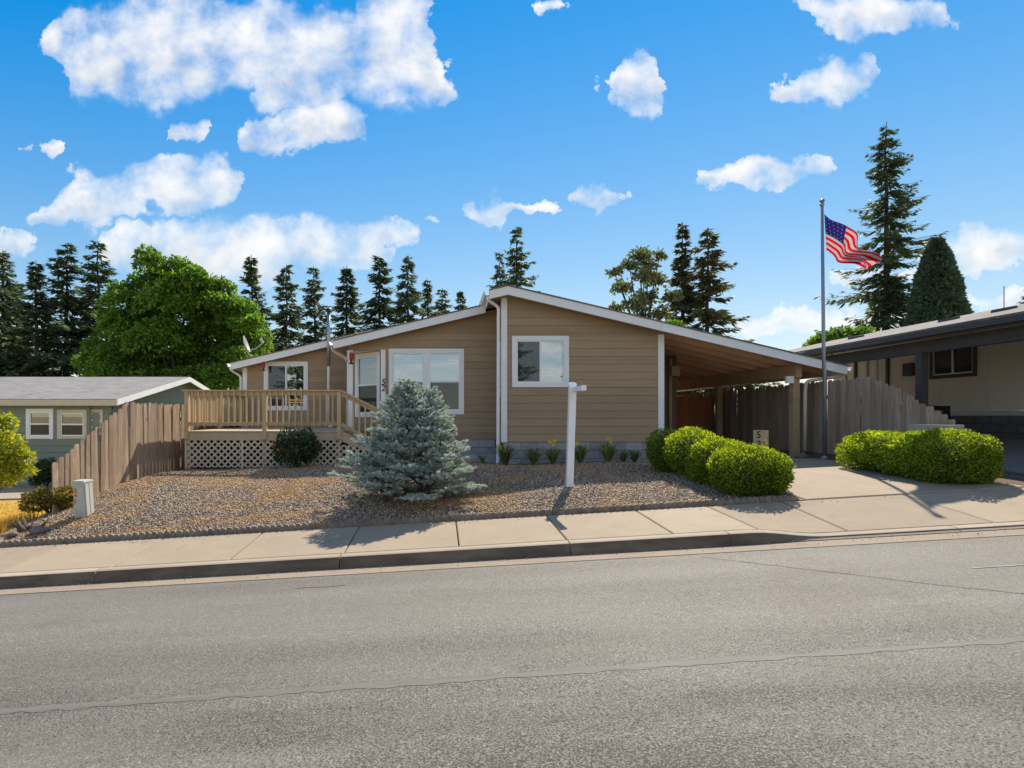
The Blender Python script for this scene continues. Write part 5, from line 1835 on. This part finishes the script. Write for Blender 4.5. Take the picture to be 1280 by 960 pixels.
# small shrubs -----------------------------------------------------------
def small_shrub(name, label, loc, rx, ry, h, n, leaf, mat, seed, cat='shrub', lumpy=.3, sq=2.0):
    t = thing(name, label, cat, loc)
    r_ = np.random.default_rng(seed)
    Vs, Fs, off = [], [], 0
    nb = 16
    for b in range(nb):
        a = r_.uniform(0, 6.28); rr_ = r_.random() ** .6 * .68
        sc = r_.uniform(.30, .52)
        zc = r_.uniform(.02, .62) * h
        bx_, by_ = math.cos(a) * rr_ * rx, math.sin(a) * rr_ * ry
        hh = min(h * sc * 1.5, (h - zc) * 1.1 + .06)
        V, Fq = hedge_shrub('foliage', loc, rx * sc, ry * sc, hh, n // nb, mat, seed * 31 + b, leaf, sq, lumpy)
        Vs.append(V + np.array([bx_, by_, zc])); Fs.append(Fq + off); off += len(V)
    V, Fq = np.concatenate(Vs), np.concatenate(Fs)
    link('foliage', np_mesh('foliage', V, Fq, mat), t, (0, 0, 0))
    rng = random.Random(seed)
    mb = MB()
    for i in range(12):
        a = rng.uniform(0, 6.28); r = rng.uniform(.2, .75)
        mb.tube([(0, 0, -.04), (math.cos(a) * rx * r * .4, math.sin(a) * ry * r * .4, h * .35), (math.cos(a) * rx * r, math.sin(a) * ry * r, h * rng.uniform(.55, .8))], [.014, .01, .004], 5, False)
    link('stems', mb.mesh('stems', BARK), t, (0, 0, 0))
    return t
ROSE = LEAF('rose_leaf', [(0.026, 0.048, 0.024), (0.042, 0.070, 0.031), (0.066, 0.096, 0.041), (0.120, 0.144, 0.060)], .25, (1.2, 1.3, .6))
c = gxz(372, 12.25)
rb = small_shrub('rose_bush', 'dark leafy rose bush in front of the deck lattice', c, .54, .44, .72, 7500, .055, ROSE, 51, lumpy=.35)
rn = random.Random(4)
FLO = M('rose_bloom', (.40, .07, .06), (.5, .16, .08), rough=.6)
for i in range(9):
    a = rn.uniform(2.4, 5.2); hh = rn.uniform(.35, .72)
    p = Vector((math.cos(a) * .48 * rn.uniform(.6, 1.05), -.38 * rn.uniform(.2, 1), hh))
    mb = MB().lathe(p, [(.008, -.02), (.03, 0), (.026, .02), (.008, .03)], 7)
    link('bloom', mb.mesh('bloom', FLO, True), rb, (0, 0, 0))
YSH = LEAF('golden_leaf', [(.15, .20, .02), (.23, .28, .03), (.33, .35, .04), (.44, .42, .06)], .45, (1.3, 1.2, .4))
gb_ = gxz(-8, 10.6)
broadleaf('golden_shrub', 'yellow green leafy shrub on the dry lawn before the sage house', gb_,
          [(.0, 0, 1.55, .36), (.28, -.1, 1.35, .34), (-.25, 0, 1.40, .36), (.42, 0, 1.10, .30), (.1, -.2, 1.05, .4), (-.4, 0, 1.00, .35), (.30, -.1, 0.77, .30), (0, 0, 0.70, .38), (.12, .1, 1.80, .22), (.50, .1, 0.85, .2)], 5200, .085, YSH, 52, .4, .03, fill=.5, cat='shrub')
BSH = LEAF('rusty_leaf', [(.09, .08, .02), (.15, .15, .03), (.24, .20, .045), (.30, .19, .05)], .35, (1.3, 1.2, .5))
c = gxz(62, 9.35)
small_shrub('low_shrub', 'low rusty green spreading shrub at the fence end', c, .46, .40, .36, 5200, .05, BSH, 53, lumpy=.3)
c = gxz(58, 16.2)
small_shrub('dark_shrub', 'small dark shrub against the sage house wall', c, .55, .35, .65, 3000, .08, ROSE, 54)

# day lilies along the foundation
LILY = LEAF('lily_blade', [(.12, .16, .045), (.19, .235, .065), (.28, .31, .11)], .35, (1.3, 1.25, .5))
def lily(px, Y, h, n, seed, label, flowers):
    rng = np.random.default_rng(seed)
    loc = gxz(px, Y)
    t = thing('day_lily', label, 'plant', loc)
    vs = []; Fq = []
    for i in range(n * 2):
        a = rng.uniform(0, 6.28); l_ = h * rng.uniform(.7, 1.35); sp_ = rng.uniform(.15, .95) * h * 1.05
        w = .009
        sx, sy = -math.sin(a) * w, math.cos(a) * w
        pts = [(0, 0), (sp_ * .35, l_ * .6), (sp_ * .8, l_ * .85), (sp_ * 1.25, l_ * rng.uniform(.55, .9))]
        o = len(vs)
        for k, (r, z) in enumerate(pts):
            ww = (1, 1, .7, .1)[k]
            r += .02
            vs += [(math.cos(a) * r + sx * ww, math.sin(a) * r + sy * ww, z), (math.cos(a) * r - sx * ww, math.sin(a) * r - sy * ww, z)]
        for k in range(3):
            Fq.append((o + 2 * k, o + 2 * k + 1, o + 2 * k + 3, o + 2 * k + 2))
    link('leaves', np_mesh('leaves', np.array(vs), np.array(Fq), LILY), t, (0, 0, 0))
    for (dx, dzf) in flowers:
        top_ = Vector((dx, -.05, dzf))
        st = link('flower_stem', MB().tube([(0, 0, 0), (dx * .6, -.03, dzf * .6), top_], .005, 5).mesh('flower_stem', GRNP), t, (0, 0, 0))
        mb = MB()
        for k in range(6):
            a = k * math.pi / 3
            d = Vector((math.cos(a), -.6, math.sin(a))).normalized()
            s_ = Vector((-math.sin(a), 0, math.cos(a))) * .016
            mb.add([top_, top_ + d * .04 + s_, top_ + d * .075, top_ + d * .04 - s_], [(0, 1, 2, 3)])
        link('bloom', mb.mesh('bloom', YEL), t, (0, 0, 0))
lily(632, 12.35, .40, 70, 1, 'day lily with one faded bloom below the white downspout', [(-.15, .42)])
lily(667, 12.4, .36, 60, 2, 'green day lily without blooms under the right window', [])
lily(691, 12.4, .34, 45, 3, 'day lily with tall yellow blooms left of the white sign post', [(-.08, .52), (.0, .46), (.02, .55)])
lily(725, 12.4, .36, 50, 4, 'day lily half hidden behind the white sign post', [(-.08, .45)])
lily(760, 12.4, .38, 65, 5, 'day lily with yellow blooms right of the white sign post', [(0, .55), (.03, .48)])
lily(779, 12.45, .25, 30, 6, 'small day lily between the bloom clump and the hedge', [])
lily(793, 12.45, .25, 34, 7, 'small day lily nearest the hedge by the foundation', [])
lily(603, 12.9, .18, 18, 8, 'tiny spiky plant beside the pale footing ledge', [])

# dry lawn grass, tufts (stuff)
def grass(n, seed):
    rng = np.random.default_rng(seed)
    Y = YS + .05 + rng.random(n) * 5.2
    X = -6.55 - rng.random(n) ** 1.3 * 5.5
    X = np.where(Y < 9.4, np.minimum(X, yl(Y) - rng.random(n) * .9 - .02), X)
    Z = terrain(X, Y) - .03
    tall = (Y < 9.3) & (X > -7.6)
    h = np.where(tall, rng.uniform(.10, .26, n), rng.uniform(.03, .07, n))
    a = rng.uniform(0, 6.28, n)
    d = np.stack([np.cos(a) * .35, np.sin(a) * .35, np.ones(n)], 1) * h[:, None]
    w = np.stack([-np.sin(a), np.cos(a), 0 * a], 1) * .006
    P = np.stack([X, Y, Z], 1)
    V = np.stack([P - w, P + w, P + d], 1).reshape(-1, 3)
    o = link('dry_grass', np_mesh('dry_grass', V, np.arange(len(V)).reshape(-1, 3), GRASS))
    o['kind'] = 'stuff'
    tag(o, 'dry golden grass on the neighbouring lawn', 'grass')
GRASS = LEAF('dry_grass_blade', [(.50, .27, .05), (.66, .40, .08), (.72, .48, .13), (.46, .38, .08)], .4, (1.2, 1.1, .6))
grass(42000, 9)

# gnarled stump and rock at the lawn edge
c = gxz(34, 8.35)
st = thing('driftwood_stump', 'gnarled dark driftwood stump at the edge of the gravel', 'stump', c)
rn = random.Random(8)
mb = MB()
for i in range(9):
    a = rn.uniform(0, 6.28)
    p0 = c + Vector((rn.uniform(-.08, .08), rn.uniform(-.08, .08), -.03))
    p1 = p0 + Vector((math.cos(a) * .12, math.sin(a) * .08, rn.uniform(.04, .14)))
    p2 = p1 + Vector((math.cos(a + .6) * .14, math.sin(a + .6) * .08, rn.uniform(-.06, .12)))
    mb.tube([p0, p1, p2], [.045, .034, .010], 7)
part('root', mb, DRIFT, st, True)
def rock(px, Y, s, label, seed):
    c = gxz(px, Y)
    rng = np.random.default_rng(seed)
    V, Fq = core_mesh(s, s * .8, s * .9, 2.2, seed, 1.0)
    f = lump(rng, 12)
    U = V - np.array([0, 0, s * .45]); U /= np.linalg.norm(U, axis=1, keepdims=True) + 1e-9
    V = V * (.8 + .3 * f(U))[:, None] - np.array([0, 0, s * .15])
    o = link('rock', np_mesh('rock', V, Fq, ROCK)); o.location = c
    tag(o, label, 'rock')
rock(48, 8.2, .12, 'small brown rock in front of the driftwood stump', 3)
rock(16, 8.15, .09, 'small brown rock on the lawn side of the stump', 4)
BARKR = 0
rock(1003, 12.3, .16, 'flat rock at the foot of the carport post', 6)

# ------------------------------------------------------------------ sage green house on the left
HX = -9.64
YE, YR_, YBk = 16.75, 21.6, 26.4
ze, zr = 2.16, 3.16
gh = thing('neighbour_house', 'sage green single-storey house with grey shingle roof beyond the fence', 'house', (-13, 20, -.35))
gw = part('front_wall', MB().box(-30, HX - .35, 17.06, 17.12, -.8, 2.1), DARKIN, gh)
wins = [at(33, 549, 17), at(67, 511, 17), at(72, 549, 17), at(109, 512, 17), at(112, 548, 17), at(131, 512, 17)]
holes = []
for a, b in ((0, 1), (2, 3)):
    w = (wins[a].x, wins[b].x, wins[a].z, wins[b].z)
    holes.append(inner(w))
siding(gw, (0, 17, 0), (1, 0, 0), (0, -1, 0), -30, HX - .40, -.45, 2.05, TEAL, step=.2, holes=holes, lap=.028)
for k, (a, b) in enumerate(((0, 1), (2, 3))):
    window(gh, (0, 17, 0), (1, 0, 0), (0, -1, 0), wins[a].x, wins[b].x, wins[a].z, wins[b].z, trim=.10, split='H', blinds=True, tmat=WHITE if k == 0 else CREAM, screens=(1,))
gs = part('gable_wall', MB().box(HX - .46, HX - .40, 17.1, 26, -.8, -.4), DARKIN, gh)
window(gh, (0, 17, 0), (1, 0, 0), (0, -1, 0), wins[4].x, wins[5].x - .05, wins[4].z, wins[5].z, trim=.07, split='H', blinds=False, tmat=CREAM, screens=(1,))
pg = (zr - ze) / (YR_ - YE)
clipg = [(-pg, 1, ze - .08 - pg * YE), (pg, 1, zr - .08 + pg * YR_)]
siding(gs, (HX - .36, 0, 0), (0, 1, 0), (1, 0, 0), 17.0, 26.2, -.45, 3.2, TEAL, step=.2, clips=clipg)
mb = MB().hexa([(-30, YE, ze - .05), (HX, YE, ze - .05), (HX, YR_, zr - .05), (-30, YR_, zr - .05)], [(-30, YE, ze), (HX, YE, ze), (HX, YR_, zr), (-30, YR_, zr)])
part('roof', mb, SHING, gh)
mb = MB().hexa([(-30, YR_, zr - .05), (HX, YR_, zr - .05), (HX, YBk, ze - .05), (-30, YBk, ze - .05)], [(-30, YR_, zr), (HX, YR_, zr), (HX, YBk, ze), (-30, YBk, ze)])
part('roof', mb, SHING, gh)
part('eave_board', MB().box(-30, HX - .04, YE - .02, YE + .03, ze - .20, ze - .02), CREAM, gh)
part('soffit', MB().box(-30, HX - .03, YE + .03, 17.0, ze - .16, ze - .14), CREAM, gh)
for (ya, za, yb, zb) in ((YE - .02, ze, YR_, zr), (YR_, zr, YBk, ze)):
    mb = MB().hexa([(HX - .03, ya, za - .19), (HX + .012, ya, za - .19), (HX + .012, yb, zb - .19), (HX - .03, yb, zb - .19)], [(HX - .03, ya, za - .012), (HX + .012, ya, za - .012), (HX + .012, yb, zb - .012), (HX - .03, yb, zb - .012)])
    part('rake_board', mb, WHITE, gh)
pipe('downspout', [(-10.6, 16.85, 1.95), (-10.6, 16.93, 1.8), (-10.6, 16.93, -.3)], .035, TEAL, gh)

# ------------------------------------------------------------------ beige house on the right
XEr = 9.5
def R_eave(y): return 3.33
rh = thing('neighbour_house', 'beige single-storey house with dark trim and open carport behind the hedge', 'house', (13, 14, 1.0))
XW = 13.0
zw = 1.66
holes = []
wr = (13.55, 14.85, 2.62, 3.52)
rw = part('side_wall', MB().box(XW + .05, XW + .09, 7.2, 18.5, .8, zw), DARKIN, rh)
# vertical-panel siding: each panel a piece
y = 7.2
while y < 18.5:
    y2 = min(y + 1.22, 18.5)
    segs = [(y + .004, y2 - .004, zw + .12, 3.75)]
    if y < wr[1] and y2 > wr[0]:
        segs = [(y + .004, y2 - .004, zw + .12, wr[2]), (y + .004, y2 - .004, wr[3], 3.75)]
        if y < wr[0]: segs.append((y + .004, wr[0], wr[2], wr[3]))
        if y2 > wr[1]: segs.append((wr[1], y2 - .004, wr[2], wr[3]))
    for (a, b, c_, d_) in segs:
        part('wall_panel', MB().box(XW, XW + .05, a, b, c_, d_), BEIGE, rw)
    y += 1.22
part('skirt_or_shade_board', MB().box(XW - .018, XW + .05, 7.2, 18.5, zw, zw + .117), BEIGE2, rw)
# foundation blocks
fb = part('foundation', MB().box(XW + .03, XW + .2, 7.2, 18.5, .7, zw - .005), DARKIN, rh)
z = zw
r_ = 0
while z > .95:
    y = 7.2 - (.2 if r_ % 2 else 0)
    while y < 18.4:
        a, b = max(7.2, y) + .005, min(18.5, y + .4) - .005
        part('block', MB().box(XW + .0, XW + .04, a, b, z - .19, z - .006), DBLOCK, fb)
        y += .4
    z -= .2; r_ += 1
window(rh, (XW, 0, 0), (0, -1, 0), (-1, 0, 0), -wr[1], -wr[0], wr[2], wr[3], trim=.09, split='V', blinds=False, tmat=CHAR, screens=(0, 1))
part('wall_light', MB().box(XW - .16, XW, 15.25, 15.55, 2.75, 3.1), CHAR, rh)
# doorway posts and screens further back
for yy, m_ in ((16.2, CHAR), (16.6, BEIGE2), (17.0, BEIGE2), (17.45, CHAR), (17.9, BEIGE2)):
    part('door_trim', MB().box(XW - .05, XW - .003, yy, yy + .08, 1.3, 3.5), m_, rh)
part('door', MB().box(XW - .03, XW - .002, 16.28, 16.6, 1.3, 3.4), BEIGE2, rh)
# end wall
part('end_wall', MB().box(XW + .1, 19, 18.42, 18.5, .8, 3.9), BEIGE, rh)
part('front_wall', MB().box(XW + .1, 19, 7.2, 7.26, .8, 3.9), BEIGE, rh)
# roof
XRd = 13.5
slp = .222
zrd = 3.36 + slp * (XRd - XEr)
ya, yb = 6.0, 19.3
part('roof', MB().hexa([(XEr, ya, 3.32), (XRd, ya, zrd - .04), (XRd, yb, zrd - .04), (XEr, yb, 3.32)], [(XEr, ya, 3.36), (XRd, ya, zrd), (XRd, yb, zrd), (XEr, yb, 3.36)]), SHINGR, rh)
part('roof', MB().hexa([(XRd, ya, zrd - .04), (20, ya, 2.9), (20, yb, 2.9), (XRd, yb, zrd - .04)], [(XRd, ya, zrd), (20, ya, 2.94), (20, yb, 2.94), (XRd, yb, zrd)]), SHINGR, rh)
part('fascia', MB().box(XEr - .0, XEr + .03, ya, yb, 3.16, 3.315), CHAR, rh)
part('gutter', MB().box(XEr - .10, XEr - .002, ya, yb, 3.20, 3.30), CHAR, rh)
part('carport_ceiling', MB().hexa([(XEr + .03, ya, 3.18), (XW, ya, 3.74), (XW, yb, 3.74), (XEr + .03, yb, 3.18)], [(XEr + .03, ya, 3.20), (XW, ya, 3.76), (XW, yb, 3.76), (XEr + .03, yb, 3.20)]), BEIGE2, rh)
part('carport_beam', MB().box(9.78, 9.92, ya, yb, 2.93, 3.175), CHAR, rh)
for yy in (11.45, 7.4, 15.6, 19.0):
    part('carport_post', MB().box(9.78, 9.92, yy - .075, yy + .075, tz(9.85, yy) - .02, 2.93), CHAR, rh)
# ramp railing
rr = [(11.6, 15.6, 2.06), (11.6, 12.85, 1.82)]
part('ramp_rail', MB().beam(rr[0], rr[1], .06, .10), BLACK, rh)
part('ramp_rail', MB().beam((11.6, 15.6, 1.55), (11.6, 12.9, 1.32), .06, .06), BLACK, rh)
for yy, zt_ in ((12.83, 1.88), (14.2, 1.98), (15.55, 2.06)):
    part('ramp_post', MB().box(11.55, 11.65, yy - .05, yy + .05, tz(11.6, yy), zt_), BLACK, rh)
# roof vents and antenna
for (px, py, X_) in ((1255, 391, 11.4), (1186, 399, 11.6), (1070, 422, 11.5)):
    Yv = X_ * F / (px - CX)
    zz = 3.36 + slp * (X_ - XEr)
    v = part('roof_vent', MB().hexa([(X_ - .13, Yv - .16, zz - .06), (X_ + .13, Yv - .16, zz - .0), (X_ + .13, Yv + .16, zz - .0), (X_ - .13, Yv + .16, zz - .06)], [(X_ - .11, Yv - .15, zz + .035), (X_ + .11, Yv - .15, zz + .075), (X_ + .11, Yv + .15, zz + .075), (X_ - .11, Yv + .15, zz + .035)]), CHAR, rh)
Yv = 12.6 * F / (1255 - CX)
part('antenna', MB().tube([(12.6, Yv, 4.0), (12.6, Yv, 4.55)], .012, 6), METAL, rh)

# ------------------------------------------------------------------ conifers across the street (seen mirrored in the window panes)
for i, (x, y, h, k) in enumerate([(-7, -24, 9, 'c'), (6.5, -27, 12, 'a'), (13, -25, 9, 'c'), (-16, -30, 13, 'a'), (22, -32, 14, 'c')]):
    s = h / 18
    conifer_thing(k, (x, y, float(street_z(x)) - .15), 'conifer across the street mirrored in the window panes', i * 1.3, (s * 1.2, s * 1.2, s), 'conifers across the street', **KW[k])

tris = sum(sum(len(p.vertices) - 2 for p in m.polygons) if len(m.polygons) < 3000 else len(m.polygons) * (m.polygons[0].loop_total - 2) for m in bpy.data.meshes)
print('triangles', tris, 'objects', len(bpy.data.objects))
